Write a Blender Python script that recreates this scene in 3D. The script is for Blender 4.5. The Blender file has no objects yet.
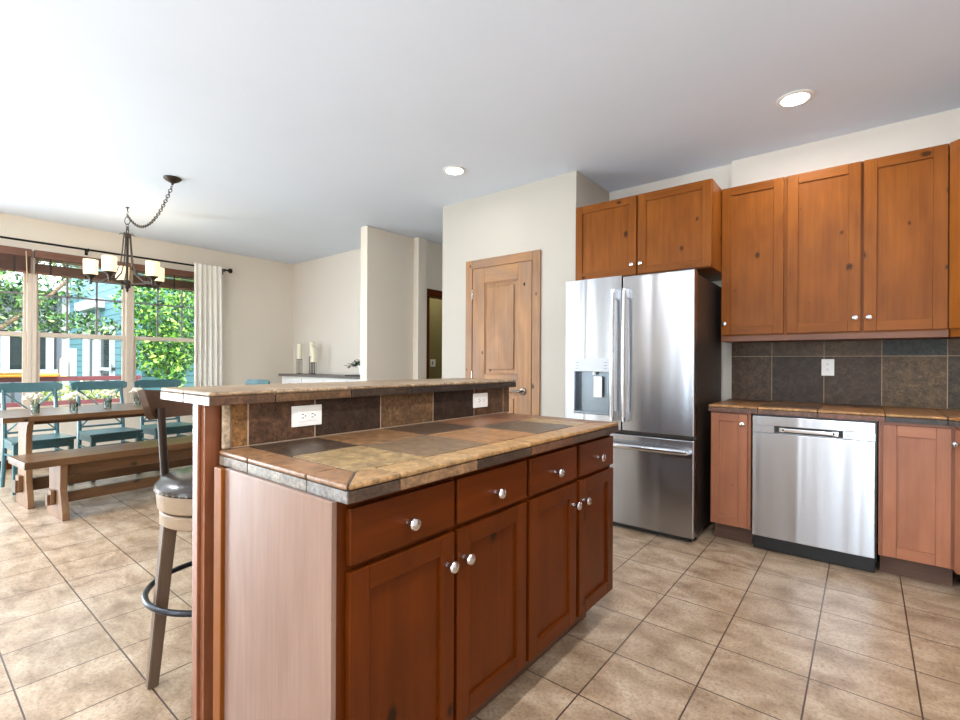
import bpy, bmesh, math, random
from mathutils import Vector, Matrix
random.seed(7)
PI = math.pi
SC = bpy.context.scene
COL = SC.collection

# ------------------------------------------------------------------ camera, world, lights, exposure
cam_d = bpy.data.cameras.new('camera')
cam = bpy.data.objects.new('camera', cam_d); COL.objects.link(cam)
cam_d.sensor_width = 36.0
cam_d.lens = 478.0 / 960.0 * 36.0
cam_d.shift_y = 2.9 / 960.0
cam_d.clip_start = 0.02
cam.matrix_world = (Matrix.Translation((0, 0, 1.173)) @ Matrix.Rotation(0.679, 4, 'Z')
                    @ Matrix.Rotation(PI / 2, 4, 'X') @ Matrix.Rotation(0.0054, 4, 'Z'))
SC.camera = cam

W = bpy.data.worlds.new('sky'); SC.world = W; W.use_nodes = True
bg = W.node_tree.nodes['Background']
bg.inputs[0].default_value = (0.76, 0.88, 1.0, 1); bg.inputs[1].default_value = 2.2

def sun(name, rot, power, angle, col):
    l = bpy.data.lights.new(name, 'SUN'); l.energy = power; l.angle = angle; l.color = col
    o = bpy.data.objects.new(name, l); COL.objects.link(o); o.rotation_euler = rot
    return o
def area(name, loc, rot, sx, sy, power, col=(1, 1, 1)):
    l = bpy.data.lights.new(name, 'AREA'); l.shape = 'RECTANGLE'; l.size = sx; l.size_y = sy
    l.energy = power; l.color = col
    o = bpy.data.objects.new(name, l); COL.objects.link(o); o.location = loc; o.rotation_euler = rot
    return o
# the sun stands high behind the house and lights the yard
LW = dict(sun=4.5, world=4.2, ra=4, rb=12, rc=15, patio=150, can=24)
bg.inputs[1].default_value = LW['world']
_d = Vector((-0.62, 0.30, -0.95)).normalized()
sun('sun', _d.to_track_quat('-Z', 'Y').to_euler(), LW['sun'], 0.01, (1.0, 0.95, 0.86))
# daylight in the glazed openings behind the camera (rear wall) and in the patio door of the window wall
DAY = (0.77, 0.89, 1.0)
for (xa, xb, pw) in ((-4.9, -4.3, LW['ra']), (-2.45, -1.75, LW['rb']), (-0.30, 0.75, LW['rc'])):
    area('daylight_rear', ((xa + xb) / 2, -2.55, 1.2), (PI / 2, 0, 0), xb - xa, 2.1, pw, DAY)
area('daylight_patio', (-7.14, -1.35, 1.1), (PI / 2, 0, -PI / 2), 1.8, 2.0, LW['patio'], DAY)
# lamps at the visible recessed fixtures, plus unseen fill lamps added for light
CANS = [(-0.331, 3.355), (-2.617, 2.898), (-0.33, 0.9), (-0.33, -1.5), (-2.6, -1.6), (0.9, 1.9), (-4.4, 0.0), (-4.6, -1.6)]
for k, (x, y) in enumerate(CANS):
    o = area('recessed_lamp', (x, y, 2.738), (0, 0, 0), 0.13, 0.13, LW['can'] * (0.24, 0.06, 0.7, 0.9, 1.0, 0.3, 0.7, 1.0)[k], (0.97, 0.97, 1.0))
    o.data.shape = 'DISK'

pl = bpy.data.lights.new('washroom_lamp', 'POINT'); pl.energy = 6; pl.color = (1.0, 0.93, 0.8); pl.shadow_soft_size = 0.1  # unseen point light added to brighten the olive room
po = bpy.data.objects.new('washroom_lamp', pl); COL.objects.link(po); po.location = (-5.5, 5.0, 2.4)
vs = SC.view_settings
vs.view_transform = 'Standard'; vs.look = 'None'; vs.gamma = 1.0; vs.use_curve_mapping = False
vs.exposure = 1.0
SC.display_settings.display_device = 'sRGB'

# ------------------------------------------------------------------ node helpers / materials
def lin(c):
    return tuple(((v / 255.0) / 12.92 if v / 255.0 <= 0.04045 else ((v / 255.0 + 0.055) / 1.055) ** 2.4) for v in c)
def rgba(c): return lin(c) + (1.0,)

class NT:
    def __init__(s, name):
        s.m = bpy.data.materials.new(name); s.m.use_nodes = True
        s.t = s.m.node_tree; s.b = s.t.nodes['Principled BSDF']
    def n(s, typ, **kw):
        o = s.t.nodes.new(typ)
        for k, v in kw.items(): setattr(o, k, v)
        return o
    def l(s, a, b): s.t.links.new(a, b)
    def obj(s, scale=(1, 1, 1), loc=(0, 0, 0)):
        tc = s.n('ShaderNodeTexCoord'); mp = s.n('ShaderNodeMapping')
        mp.inputs['Scale'].default_value = scale; mp.inputs['Location'].default_value = loc
        s.l(tc.outputs['Object'], mp.inputs[0]); return mp.outputs[0]
    def noise(s, vec, scale, detail=4, rough=0.55, dist=0.0):
        o = s.n('ShaderNodeTexNoise'); o.inputs['Scale'].default_value = scale
        o.inputs['Detail'].default_value = detail; o.inputs['Roughness'].default_value = rough
        o.inputs['Distortion'].default_value = dist
        if vec is not None: s.l(vec, o.inputs['Vector'])
        return o.outputs['Fac']
    def ramp(s, fac, stops):
        o = s.n('ShaderNodeValToRGB'); e = o.color_ramp.elements
        while len(e) < len(stops): e.new(0.5)
        for i, (p, c) in enumerate(stops):
            e[i].position = p; e[i].color = c if len(c) == 4 else tuple(c) + (1,)
        s.l(fac, o.inputs[0]); return o.outputs[0]
    def mix(s, fac, a, b, typ='MIX'):
        o = s.n('ShaderNodeMix', data_type='RGBA', blend_type=typ)
        for i, v in ((0, fac), (6, a), (7, b)):
            if hasattr(v, 'default_value') or hasattr(v, 'is_linked'): s.l(v, o.inputs[i])
            else: o.inputs[i].default_value = v
        return o.outputs[2]
    def math(s, op, a, b=0.0):
        o = s.n('ShaderNodeMath', operation=op)
        for i, v in ((0, a), (1, b)):
            if hasattr(v, 'is_linked'): s.l(v, o.inputs[i])
            else: o.inputs[i].default_value = v
        return o.outputs[0]
    def bump(s, h, strength=0.3, dist=0.01):
        o = s.n('ShaderNodeBump'); o.inputs['Strength'].default_value = strength
        o.inputs['Distance'].default_value = dist
        s.l(h, o.inputs['Height']); s.l(o.outputs[0], s.b.inputs['Normal'])
    def base(s, v):
        if hasattr(v, 'is_linked'): s.l(v, s.b.inputs['Base Color'])
        else: s.b.inputs['Base Color'].default_value = v
    def set(s, rough=None, metal=None, spec=None, coat=None):
        if rough is not None:
            if hasattr(rough, 'is_linked'): s.l(rough, s.b.inputs['Roughness'])
            else: s.b.inputs['Roughness'].default_value = rough
        if metal is not None: s.b.inputs['Metallic'].default_value = metal
        if spec is not None: s.b.inputs['Specular IOR Level'].default_value = spec
        if coat is not None: s.b.inputs['Coat Weight'].default_value = coat
        return s.m

def plain(name, c, rough=0.5, metal=0.0, var=0.06, scale=30, bump=0.0, spec=None):
    t = NT(name); v = t.obj()
    f = t.noise(v, scale, 4)
    a = rgba(c); k = var
    t.base(t.ramp(f, [(0.3, tuple(x * (1 - k) for x in a[:3])), (0.7, tuple(min(1, x * (1 + k)) for x in a[:3]))]))
    if bump: t.bump(f, bump, 0.005)
    return t.set(rough, metal, spec)

def plaster(name, c, bump=0.25):
    t = NT(name); v = t.obj()
    t.base(t.ramp(t.noise(v, 1.3, 3), [(0.3, tuple(x * 0.97 for x in lin(c))), (0.7, lin(c))]))
    t.bump(t.noise(v, 55, 5), bump, 0.004)
    return t.set(0.75, spec=0.25)

def wood(name, light, dark, axis='z', fine=55, knots=0.0, rough=0.36, coat=0.0, streak=1.0, spec=0.35, grey=0.0):
    """grain running along AXIS; optional knots"""
    t = NT(name)
    a = {'x': (0.04, 1, 1), 'y': (1, 0.04, 1), 'z': (1, 1, 0.04)}[axis]
    oi = t.n('ShaderNodeObjectInfo')
    tc = t.n('ShaderNodeTexCoord'); off = t.n('ShaderNodeVectorMath', operation='ADD')
    sc = t.n('ShaderNodeVectorMath', operation='SCALE'); sc.inputs[3].default_value = 9.0
    cmb = t.n('ShaderNodeCombineXYZ')
    for i in range(3): t.l(oi.outputs['Random'], cmb.inputs[i])
    t.l(cmb.outputs[0], sc.inputs[0]); t.l(tc.outputs['Object'], off.inputs[0]); t.l(sc.outputs[0], off.inputs[1])
    mp = t.n('ShaderNodeMapping'); mp.inputs['Scale'].default_value = a; t.l(off.outputs[0], mp.inputs[0])
    mp2 = t.n('ShaderNodeMapping'); mp2.inputs['Scale'].default_value = tuple(0.35 if q == 1 else 0.12 for q in a)
    t.l(off.outputs[0], mp2.inputs[0])
    g = t.noise(mp.outputs[0], fine, 6, 0.6, 0.6)
    b = t.noise(mp2.outputs[0], 22, 3, 0.5, 0.3)
    mid = tuple((x + y) / 2 for x, y in zip(lin(light), lin(dark)))
    c1 = t.ramp(g, [(0.25, lin(dark)), (0.5, mid), (0.75, lin(light))])
    c2 = t.ramp(b, [(0.3, lin(dark)), (0.7, lin(light))])
    c = t.mix(0.5 * streak, c1, c2)
    if grey:
        gn = t.ramp(t.noise(mp2.outputs[0], 9, 4, 0.6, 0.8), [(0.45, (0, 0, 0)), (0.68, (1, 1, 1))])
        c = t.mix(t.math('MULTIPLY', gn, grey), c, rgba((128, 108, 96)))
    if knots:
        vo = t.n('ShaderNodeTexVoronoi', voronoi_dimensions='2D'); vo.inputs['Scale'].default_value = 5.2
        wob = t.noise(off.outputs[0], 40, 2)
        sx = t.n('ShaderNodeSeparateXYZ'); t.l(off.outputs[0], sx.inputs[0])
        hv = t.math('ADD', sx.outputs[0], t.math('MULTIPLY', sx.outputs[1], 0.9))
        cx = t.n('ShaderNodeCombineXYZ')
        if axis == 'z': t.l(hv, cx.inputs[0]); t.l(t.math('MULTIPLY', sx.outputs[2], 0.62), cx.inputs[1])
        else: t.l(t.math('MULTIPLY', hv, 0.62), cx.inputs[0]); t.l(sx.outputs[2], cx.inputs[1])
        t.l(cx.outputs[0], vo.inputs['Vector'])
        sel = t.n('ShaderNodeSeparateColor'); t.l(vo.outputs['Color'], sel.inputs[0])
        d = t.math('ADD', vo.outputs['Distance'], t.math('MULTIPLY', wob, 0.07))
        rad = t.math('MULTIPLY', t.math('GREATER_THAN', sel.outputs[0], 1 - knots), sel.outputs[1])
        rad = t.math('MULTIPLY', t.math('ADD', rad, t.math('MULTIPLY', t.math('GREATER_THAN', sel.outputs[0], 1 - knots), 0.6)), 0.064)
        k = t.math('LESS_THAN', d, rad)
        k2 = t.math('LESS_THAN', d, t.math('MULTIPLY', rad, 1.35))
        c = t.mix(t.math('MULTIPLY', k2, 0.35), c, rgba(tuple(q * 0.55 for q in dark)))
        c = t.mix(t.math('MULTIPLY', k, 0.8), c, rgba(tuple(q * 0.4 for q in dark)))
    t.base(c); t.bump(g, 0.06, 0.002)
    return t.set(rough, coat=coat, spec=spec)

def tint_tile(name, rough=0.32, bump=0.35, spec=0.5):
    """stone look tile; every tile carries its own colour in the attribute 'tint'"""
    t = NT(name); at = t.n('ShaderNodeAttribute', attribute_name='tint')
    v = t.obj()
    f = t.noise(v, 26, 8, 0.68, 0.4); g = t.noise(v, 90, 5, 0.7)
    k = t.ramp(f, [(0.30, (0.42, 0.40, 0.38)), (0.48, (0.74, 0.74, 0.74)), (0.66, (1.22, 1.19, 1.14))])
    k2 = t.ramp(g, [(0.34, (0.52, 0.52, 0.52)), (0.6, (1.12, 1.12, 1.12))])
    c = t.mix(1.0, t.mix(1.0, at.outputs['Color'], k, 'MULTIPLY'), k2, 'MULTIPLY')
    t.base(c); t.bump(f, bump, 0.004)
    return t.set(t.ramp(g, [(0.3, (rough - .06,) * 3), (0.7, (rough + .12,) * 3)]), spec=spec)

def emit(name, c, s):
    t = NT(name); t.base(rgba(c)); t.b.inputs['Emission Color'].default_value = rgba(c)
    t.b.inputs['Emission Strength'].default_value = s
    return t.set(0.5)

def thin_glass(name, tint=(1, 1, 1), refl=1.0):
    t = NT(name); nt = t.t; nt.nodes.remove(t.b)
    tr = t.n('ShaderNodeBsdfTransparent'); tr.inputs[0].default_value = tuple(tint) + (1,)
    gl = t.n('ShaderNodeBsdfGlossy'); gl.inputs['Roughness'].default_value = 0.02
    fr = t.n('ShaderNodeFresnel'); fr.inputs[0].default_value = 1.45
    mx = t.n('ShaderNodeMixShader')
    t.l(t.math('MULTIPLY', fr.outputs[0], refl), mx.inputs[0]); t.l(tr.outputs[0], mx.inputs[1]); t.l(gl.outputs[0], mx.inputs[2])
    out = [q for q in nt.nodes if q.type == 'OUTPUT_MATERIAL'][0]
    t.l(mx.outputs[0], out.inputs[0])
    return t.m

def steel(name, c, rough, wave=0.06):
    t = NT(name)
    v = t.obj((1, 1, 260)); v2 = t.obj((3.4, 3.4, 0.10), (3.1, 0, 0.4))
    f = t.noise(v, 4, 3)
    t.base(t.ramp(f, [(0.3, tuple(x * 0.94 for x in lin(c))), (0.7, lin(c))]))
    h = t.noise(v2, 1.6, 1, 0.4, 0.8)
    t.bump(h, wave, 0.05)
    t.b.inputs['Anisotropic'].default_value = 0.8; t.b.inputs['Anisotropic Rotation'].default_value = 0.25
    return t.set(rough, metal=1.0)

def floor_tile():
    t = NT('floor_tile')
    tc = t.n('ShaderNodeTexCoord'); mp = t.n('ShaderNodeMapping')
    P = 0.3135
    mp.inputs['Location'].default_value = (0.161 + 40 * P, -0.600 + 40 * P, 0)
    t.l(tc.outputs['Object'], mp.inputs[0])
    br = t.n('ShaderNodeTexBrick'); br.offset = 0.0; br.squash = 1.0
    br.inputs['Scale'].default_value = 1.0; br.inputs['Brick Width'].default_value = P; br.inputs['Row Height'].default_value = P
    br.inputs['Mortar Size'].default_value = 0.0032; br.inputs['Mortar Smooth'].default_value = 0.25
    br.inputs['Color1'].default_value = (0, 0, 0, 1); br.inputs['Color2'].default_value = (1, 1, 1, 1); br.inputs['Mortar'].default_value = (0.5, 0.5, 0.5, 1)
    t.l(mp.outputs[0], br.inputs['Vector'])
    v = t.obj(); v2 = t.obj((0.9, 1.35, 1))
    f = t.noise(v2, 6, 6, 0.6, 0.5); g = t.noise(v, 75, 6, 0.75)
    c = t.ramp(f, [(0.28, lin((130, 106, 82))), (0.5, lin((171, 147, 121))), (0.72, lin((196, 176, 152)))])
    c = t.mix(0.55, c, t.mix(1.0, c, t.ramp(br.outputs['Color'], [(0, (0.86, 0.86, 0.86)), (1, (1.06, 1.05, 1.04))]), 'MULTIPLY'))
    c = t.mix(1.0, c, t.ramp(g, [(0.34, (0.52, 0.50, 0.48)), (0.5, (0.98, 0.98, 0.98)), (0.7, (1.14, 1.14, 1.14))]), 'MULTIPLY')
    c = t.mix(br.outputs['Fac'], c, rgba((74, 56, 42)))
    t.base(c)
    h = t.math('SUBTRACT', t.math('MULTIPLY', f, 0.25), br.outputs['Fac'])
    t.bump(h, 0.5, 0.004)
    return t.set(t.math('ADD', t.math('MULTIPLY', g, 0.15), 0.27), spec=0.5)

def leafy(name, stops):
    t = NT(name); at = t.n('ShaderNodeAttribute', attribute_name='tint')
    sp = t.n('ShaderNodeSeparateColor'); t.l(at.outputs['Color'], sp.inputs[0])
    c = t.ramp(sp.outputs[0], stops)
    t.base(c); t.b.inputs['Transmission Weight'].default_value = 0.0
    return t.set(0.45)

M = {}
UP_L, UP_D = (144, 83, 28), (102, 53, 12)
for ax in 'xyz':
    M['alder_' + ax] = wood('alder_' + ax, UP_L, UP_D, ax, 50, 0.6, 0.36, spec=0.15)
    M['cherry_' + ax] = wood('cherry_' + ax, (96, 42, 7), (66, 27, 3), ax, 50, 0.08, 0.32, spec=0.15)
M['base_z'] = wood('base_z', (168, 110, 80), (130, 80, 56), 'z', 50, 0.3, 0.36)
M['base_x'] = wood('base_x', (168, 110, 80), (130, 80, 56), 'x', 50, 0.2, 0.36)
M['panel_z'] = wood('panel_z', (138, 110, 96), (116, 88, 75), 'z', 85, 0.0, 0.26, spec=0.5)
M['post_z'] = wood('post_z', (140, 86, 58), (104, 60, 38), 'z', 60, 0, 0.22, spec=0.5)
M['toe'] = wood('toe', (104, 76, 60), (70, 48, 38), 'x', 60, 0, 0.5)
M['door_z'] = wood('door_z', (182, 136, 92), (128, 90, 60), 'z', 40, 0.5, 0.4, grey=0.6, spec=0.25)
M['door_x'] = wood('door_x', (182, 136, 92), (130, 92, 62), 'x', 40, 0.3, 0.4, grey=0.6, spec=0.25)
M['dark_hole'] = plain('dark_hole', (18, 14, 12), 0.8)
M['rustic_y'] = wood('rustic_y', (122, 87, 55), (68, 46, 29), 'y', 34, 0.15, 0.30, spec=0.5)
M['rustic_z'] = wood('rustic_z', (150, 112, 76), (88, 62, 42), 'z', 34, 0.2, 0.5)
M['stool_z'] = wood('stool_z', (112, 92, 74), (76, 60, 48), 'z', 40, 0, 0.5)
M['stool_y'] = wood('stool_y', (98, 72, 52), (66, 46, 34), 'y', 40, 0, 0.45)
M['stool_dark'] = wood('stool_dark', (58, 44, 34), (38, 28, 22), 'z', 40, 0, 0.45)
M['apron'] = wood('apron', (158, 136, 110), (122, 100, 78), 'x', 30, 0, 0.5)
M['teal'] = plain('teal', (64, 102, 107), 0.28, var=0.12, scale=12)
M['wall'] = plaster('wall', (232, 222, 206))
M['wall_white'] = plaster('wall_white', (224, 215, 203))
M['wall_cream'] = plaster('wall_cream', (190, 183, 172))  # copy of the wall paint darkened to offset strong light on the pantry wall
M['wall_rear'] = plaster('wall_rear', (172, 160, 144))
M['ceiling'] = plaster('ceiling', (226, 235, 248), 0.15)
M['olive'] = plaster('olive', (128, 120, 78))
M['floor'] = floor_tile()
M['tile'] = tint_tile('tile', 0.34, 0.35, 0.4)
M['tile_matte'] = tint_tile('tile_matte', 0.45, 0.3, 0.25)
M['grout'] = plain('grout', (168, 146, 122), 0.8, var=0.1, scale=60)
M['grout_dark'] = plain('grout_dark', (72, 58, 48), 0.8, var=0.1, scale=60)
M['steel'] = steel('steel', (172, 173, 176), 0.24, 0.10)
M['steel_dw'] = steel('steel_dw', (178, 179, 182), 0.27, 0.14)
M['chrome'] = plain('chrome', (212, 214, 218), 0.16, 1.0, 0.02)
M['nickel'] = plain('nickel', (196, 192, 184), 0.25, 1.0, 0.02)
M['pewter'] = plain('pewter', (120, 112, 104), 0.3, 1.0, 0.05)
M['bronze'] = plain('bronze', (72, 64, 58), 0.4, 0.85, 0.15, 60)
M['iron'] = plain('iron', (34, 30, 28), 0.4, 0.7)
M['ring_metal'] = plain('ring_metal', (52, 54, 58), 0.3, 0.9)
M['black'] = plain('black', (14, 14, 15), 0.35)
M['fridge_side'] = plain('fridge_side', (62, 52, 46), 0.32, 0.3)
M['disp_grey'] = plain('disp_grey', (120, 128, 136), 0.25, 0.7)
M['panel_grey'] = plain('panel_grey', (176, 178, 182), 0.4, 0.5, 0.02)
M['rail_x'] = wood('rail_x', (124, 74, 42), (88, 50, 26), 'x', 50, 0.2, 0.36)
M['plastic'] = plain('plastic', (238, 236, 230), 0.3, var=0.02)
M['slot'] = plain('slot', (40, 36, 32), 0.5)
M['paint'] = plain('paint', (206, 190, 172), 0.45, var=0.03)
M['muntin'] = plain('muntin', (120, 116, 116), 0.45)
M['white'] = plain('white', (240, 238, 234), 0.4, var=0.03)
M['glass'] = thin_glass('glass', (0.97, 0.985, 0.98), 0.6)
M['blind'] = wood('blind', (128, 90, 72), (96, 62, 48), 'y', 60, 0, 0.5)
M['cord'] = plain('cord', (196, 170, 140), 0.8)
M['curtain'] = plain('curtain', (244, 240, 230), 0.85, var=0.03, scale=120, bump=0.2)
M['shade'] = emit('shade', (250, 226, 180), 0.42)
M['lamp'] = emit('lamp', (255, 250, 240), 9.0)
M['leather'] = plain('leather', (50, 42, 37), 0.25, var=0.1, scale=80, bump=0.1)
M['candle'] = plain('candle', (240, 232, 206), 0.5, var=0.03)
M['greytop'] = wood('greytop', (128, 120, 114), (88, 80, 76), 'x', 40, 0, 0.45)
M['dark_tray'] = plain('dark_tray', (44, 38, 36), 0.5)
M['vase'] = thin_glass('vase', (0.86, 0.92, 0.92), 1.6)
M['stem'] = plain('stem', (70, 104, 52), 0.6)
M['petal'] = plain('petal', (240, 236, 216), 0.7, var=0.1, scale=200)
M['plant'] = plain('plant', (30, 62, 26), 0.35, var=0.4, scale=40)
def grass_mat():
    t = NT('yard_grass'); v = t.obj()
    t.base(t.ramp(t.noise(v, 9, 6), [(0.3, lin((60, 90, 40))), (0.7, lin((130, 150, 90)))])); return t.set(0.9)
M['grass'] = grass_mat()
M['leaf_a'] = leafy('leaf_a', [(0, lin((10, 30, 18))), (0.4, lin((38, 76, 36))), (0.75, lin((92, 136, 60))), (1, lin((184, 206, 130)))])
M['leaf_b'] = leafy('leaf_b', [(0, lin((6, 32, 22))), (0.4, lin((44, 96, 34))), (0.75, lin((112, 164, 52))), (1, lin((200, 220, 104)))])
M['leaf_c'] = leafy('leaf_c', [(0, lin((80, 100, 50))), (0.5, lin((164, 170, 96))), (1, lin((226, 222, 176)))])
M['bark'] = plain('bark', (120, 96, 76), 0.9, var=0.3, scale=30, bump=0.5)
M['rail_red'] = plain('rail_red', (98, 44, 50), 0.6, var=0.15)
M['orange'] = plain('orange', (232, 132, 52), 0.5, var=0.15, scale=6)
M['pale_wood'] = plain('pale_wood', (236, 220, 160), 0.6)
M['house_white'] = plain('house_white', (158, 160, 166), 0.6)
M['dark_glass'] = plain('dark_glass', (38, 46, 48), 0.15, spec=0.25)
def siding(name, c, pitch, vertical=False):
    t = NT(name); tc = t.n('ShaderNodeTexCoord'); sp = t.n('ShaderNodeSeparateXYZ'); t.l(tc.outputs['Object'], sp.inputs[0])
    u = sp.outputs[1] if vertical else sp.outputs[2]
    f = t.math('FRACT', t.math('DIVIDE', t.math('ADD', u, 50.0), pitch))
    line = t.math('LESS_THAN', f, 0.16)
    n = t.noise(t.obj(), 6, 4)
    a = t.ramp(n, [(0.3, tuple(x * 0.9 for x in lin(c))), (0.7, lin(c))])
    t.base(t.mix(line, a, tuple(x * 0.35 for x in lin(c)) + (1,)))
    return t.set(0.6)
M['siding_teal'] = siding('siding_teal', (78, 120, 130), 0.15)
M['siding_grey'] = siding('siding_grey', (92, 96, 108), 0.42, True)

# ------------------------------------------------------------------ mesh builder
class MB:
    def __init__(s):
        s.bm = bmesh.new(); s.cl = s.bm.loops.layers.float_color.new('tint')
    def _fin(s, geom_faces, mi, tint=None):
        c = (1, 1, 1, 1) if tint is None else rgba(tint)
        for f in geom_faces:
            f.material_index = mi
            for lp in f.loops: lp[s.cl] = c
    def absorb(s, bm2, mi=0, tint=None, mat=None):
        """copy a temporary bmesh into this one"""
        if mat is not None: bm2.transform(mat)
        vm = {}
        for v in bm2.verts: vm[v] = s.bm.verts.new(v.co)
        fs = []
        for f in bm2.faces:
            try: fs.append(s.bm.faces.new([vm[v] for v in f.verts]))
            except ValueError: pass
        bm2.free(); s._fin(fs, mi, tint); return s
    def box(s, x0, x1, y0, y1, z0, z1, mi=0, bev=0.0, seg=2, tint=None, mat=None):
        b = bmesh.new(); bmesh.ops.create_cube(b, size=1.0)
        for v in b.verts:
            v.co = Vector(((x0 + x1) / 2 + v.co.x * (x1 - x0), (y0 + y1) / 2 + v.co.y * (y1 - y0), (z0 + z1) / 2 + v.co.z * (z1 - z0)))
        bmesh.ops.recalc_face_normals(b, faces=b.faces)
        if bev > 0:
            bev = min(bev, 0.45 * min(abs(x1 - x0), abs(y1 - y0), abs(z1 - z0)))
            bmesh.ops.bevel(b, geom=list(b.edges), offset=bev, segments=seg, affect='EDGES', profile=0.5)
        return s.absorb(b, mi, tint, mat)
    def prism(s, pts, axis, a, b_, mi=0, bev=0.0, tint=None, mat=None):
        """polygon PTS (2-D) extruded along AXIS from a to b_. axis 'x': pts=(y,z); 'y': (x,z); 'z': (x,y)"""
        b = bmesh.new()
        def P(p, t):
            return {'x': (t, p[0], p[1]), 'y': (p[0], t, p[1]), 'z': (p[0], p[1], t)}[axis]
        v0 = [b.verts.new(P(p, a)) for p in pts]; v1 = [b.verts.new(P(p, b_)) for p in pts]
        n = len(pts)
        b.faces.new(v0); b.faces.new(list(reversed(v1)))
        for i in range(n): b.faces.new((v0[i], v0[(i + 1) % n], v1[(i + 1) % n], v1[i]))
        bmesh.ops.recalc_face_normals(b, faces=b.faces)
        if bev > 0: bmesh.ops.bevel(b, geom=list(b.edges), offset=bev, segments=2, affect='EDGES', profile=0.5)
        return s.absorb(b, mi, tint, mat)
    def lathe(s, prof, mi=0, seg=24, mat=None, tint=None, cap=True):
        """profile [(r,z)...] about z"""
        b = bmesh.new(); rings = []
        for r, z in prof:
            if r < 1e-6: rings.append([b.verts.new((0, 0, z))])
            else: rings.append([b.verts.new((r * math.cos(2 * PI * i / seg), r * math.sin(2 * PI * i / seg), z)) for i in range(seg)])
        for A, B in zip(rings, rings[1:]):
            for i in range(seg):
                j = (i + 1) % seg
                if len(A) == 1 and len(B) == 1: continue
                if len(A) == 1: b.faces.new((A[0], B[j], B[i]))
                elif len(B) == 1: b.faces.new((A[i], A[j], B[0]))
                else: b.faces.new((A[i], A[j], B[j], B[i]))
        for R, fl in ((rings[0], True), (rings[-1], False)):
            if len(R) > 1 and cap: b.faces.new(list(reversed(R)) if fl else R)
        bmesh.ops.recalc_face_normals(b, faces=b.faces)
        return s.absorb(b, mi, tint, mat)
    def tube(s, pts, r, mi=0, seg=10, closed=False, flat=None, tint=None, mat=None, ref=None):
        """sweep a circle (or an ellipse flat=(a,b)) along pts; r may be a list"""
        pts = [Vector(p) for p in pts]; n = len(pts); b = bmesh.new(); rings = []
        up = Vector((0, 0, 1))
        for i, p in enumerate(pts):
            if closed: t = (pts[(i + 1) % n] - pts[i - 1])
            else: t = pts[min(i + 1, n - 1)] - pts[max(i - 1, 0)]
            t.normalize()
            if ref is not None: u0 = Vector(ref)
            elif abs(t.dot(up)) > 0.97: u0 = Vector((1, 0, 0)) if i == 0 else uu
            else: u0 = up
            uu = (u0 - t * u0.dot(t)).normalized(); vv = t.cross(uu)
            rr = r[i] if isinstance(r, (list, tuple)) else r
            ring = []
            for k in range(seg):
                a = 2 * PI * k / seg
                ca, sa = (math.cos(a) * rr, math.sin(a) * rr) if flat is None else (math.cos(a) * flat[0], math.sin(a) * flat[1])
                ring.append(b.verts.new(p + uu * ca + vv * sa))
            rings.append(ring)
        pairs = list(zip(rings, rings[1:])) + ([(rings[-1], rings[0])] if closed else [])
        for A, B in pairs:
            for k in range(seg): b.faces.new((A[k], A[(k + 1) % seg], B[(k + 1) % seg], B[k]))
        if not closed: b.faces.new(list(reversed(rings[0]))); b.faces.new(rings[-1])
        bmesh.ops.recalc_face_normals(b, faces=b.faces)
        return s.absorb(b, mi, tint, mat)
    def torus(s, R, r, mi=0, seg=28, sub=8, mat=None):
        pts = [(R * math.cos(2 * PI * i / seg), R * math.sin(2 * PI * i / seg), 0) for i in range(seg)]
        return s.tube(pts, r, mi, sub, closed=True, mat=mat)
    def grid(s, fn, nu, nv, mi=0, thick=0.0, closed_u=False, tint=None):
        """surface fn(u,v)->(x,y,z)"""
        b = bmesh.new(); V = [[b.verts.new(fn(i / nu, j / nv)) for j in range(nv + 1)] for i in range(nu + (0 if closed_u else 1))]
        m = len(V)
        for i in range(nu):
            for j in range(nv): b.faces.new((V[i][j], V[(i + 1) % m][j], V[(i + 1) % m][j + 1], V[i][j + 1]))
        bmesh.ops.recalc_face_normals(b, faces=b.faces)
        if thick:
            bmesh.ops.solidify(b, geom=list(b.faces), thickness=thick)
            bmesh.ops.recalc_face_normals(b, faces=b.faces)
        return s.absorb(b, mi, tint)
    def quad(s, ps, mi=0, tint=None):
        f = s.bm.faces.new([s.bm.verts.new(p) for p in ps]); s._fin([f], mi, tint); return s
    def build(s, name, mats, parent=None, smooth=38):
        if isinstance(mats, str): mats = [mats]
        o_ = ORG.get(parent.name, Vector()) if parent is not None else Vector()
        if o_.length > 0: bmesh.ops.translate(s.bm, verts=s.bm.verts, vec=-o_)
        me = bpy.data.meshes.new(name); s.bm.to_mesh(me); s.bm.free()
        for m in mats: me.materials.append(M[m])
        if smooth:
            me.polygons.foreach_set('use_smooth', [True] * len(me.polygons))
            me.set_sharp_from_angle(angle=math.radians(smooth))
        o = bpy.data.objects.new(name, me); COL.objects.link(o)
        if smooth:
            wn = o.modifiers.new('weighted_normal', 'WEIGHTED_NORMAL'); wn.keep_sharp = True; wn.weight = 80
        if parent is not None: o.parent = parent; ORG[o.name] = o_.copy()
        return o
ORG = {}
def tag(o, label, cat, group=None):
    o['label'] = label; o['category'] = cat
    if group: o['group'] = group
    return o
def struct(o, label=None):
    o['kind'] = 'structure'
    if label: o['label'] = label
    return o
def thing(name, label, cat, loc=(0, 0, 0), group=None):
    """an Empty at the thing's base; its parts are built in world coordinates and shifted"""
    o = bpy.data.objects.new(name, None); COL.objects.link(o); o.location = loc; o.empty_display_size = 0.1
    ORG[o.name] = Vector(loc); tag(o, label, cat, group); return o
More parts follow.
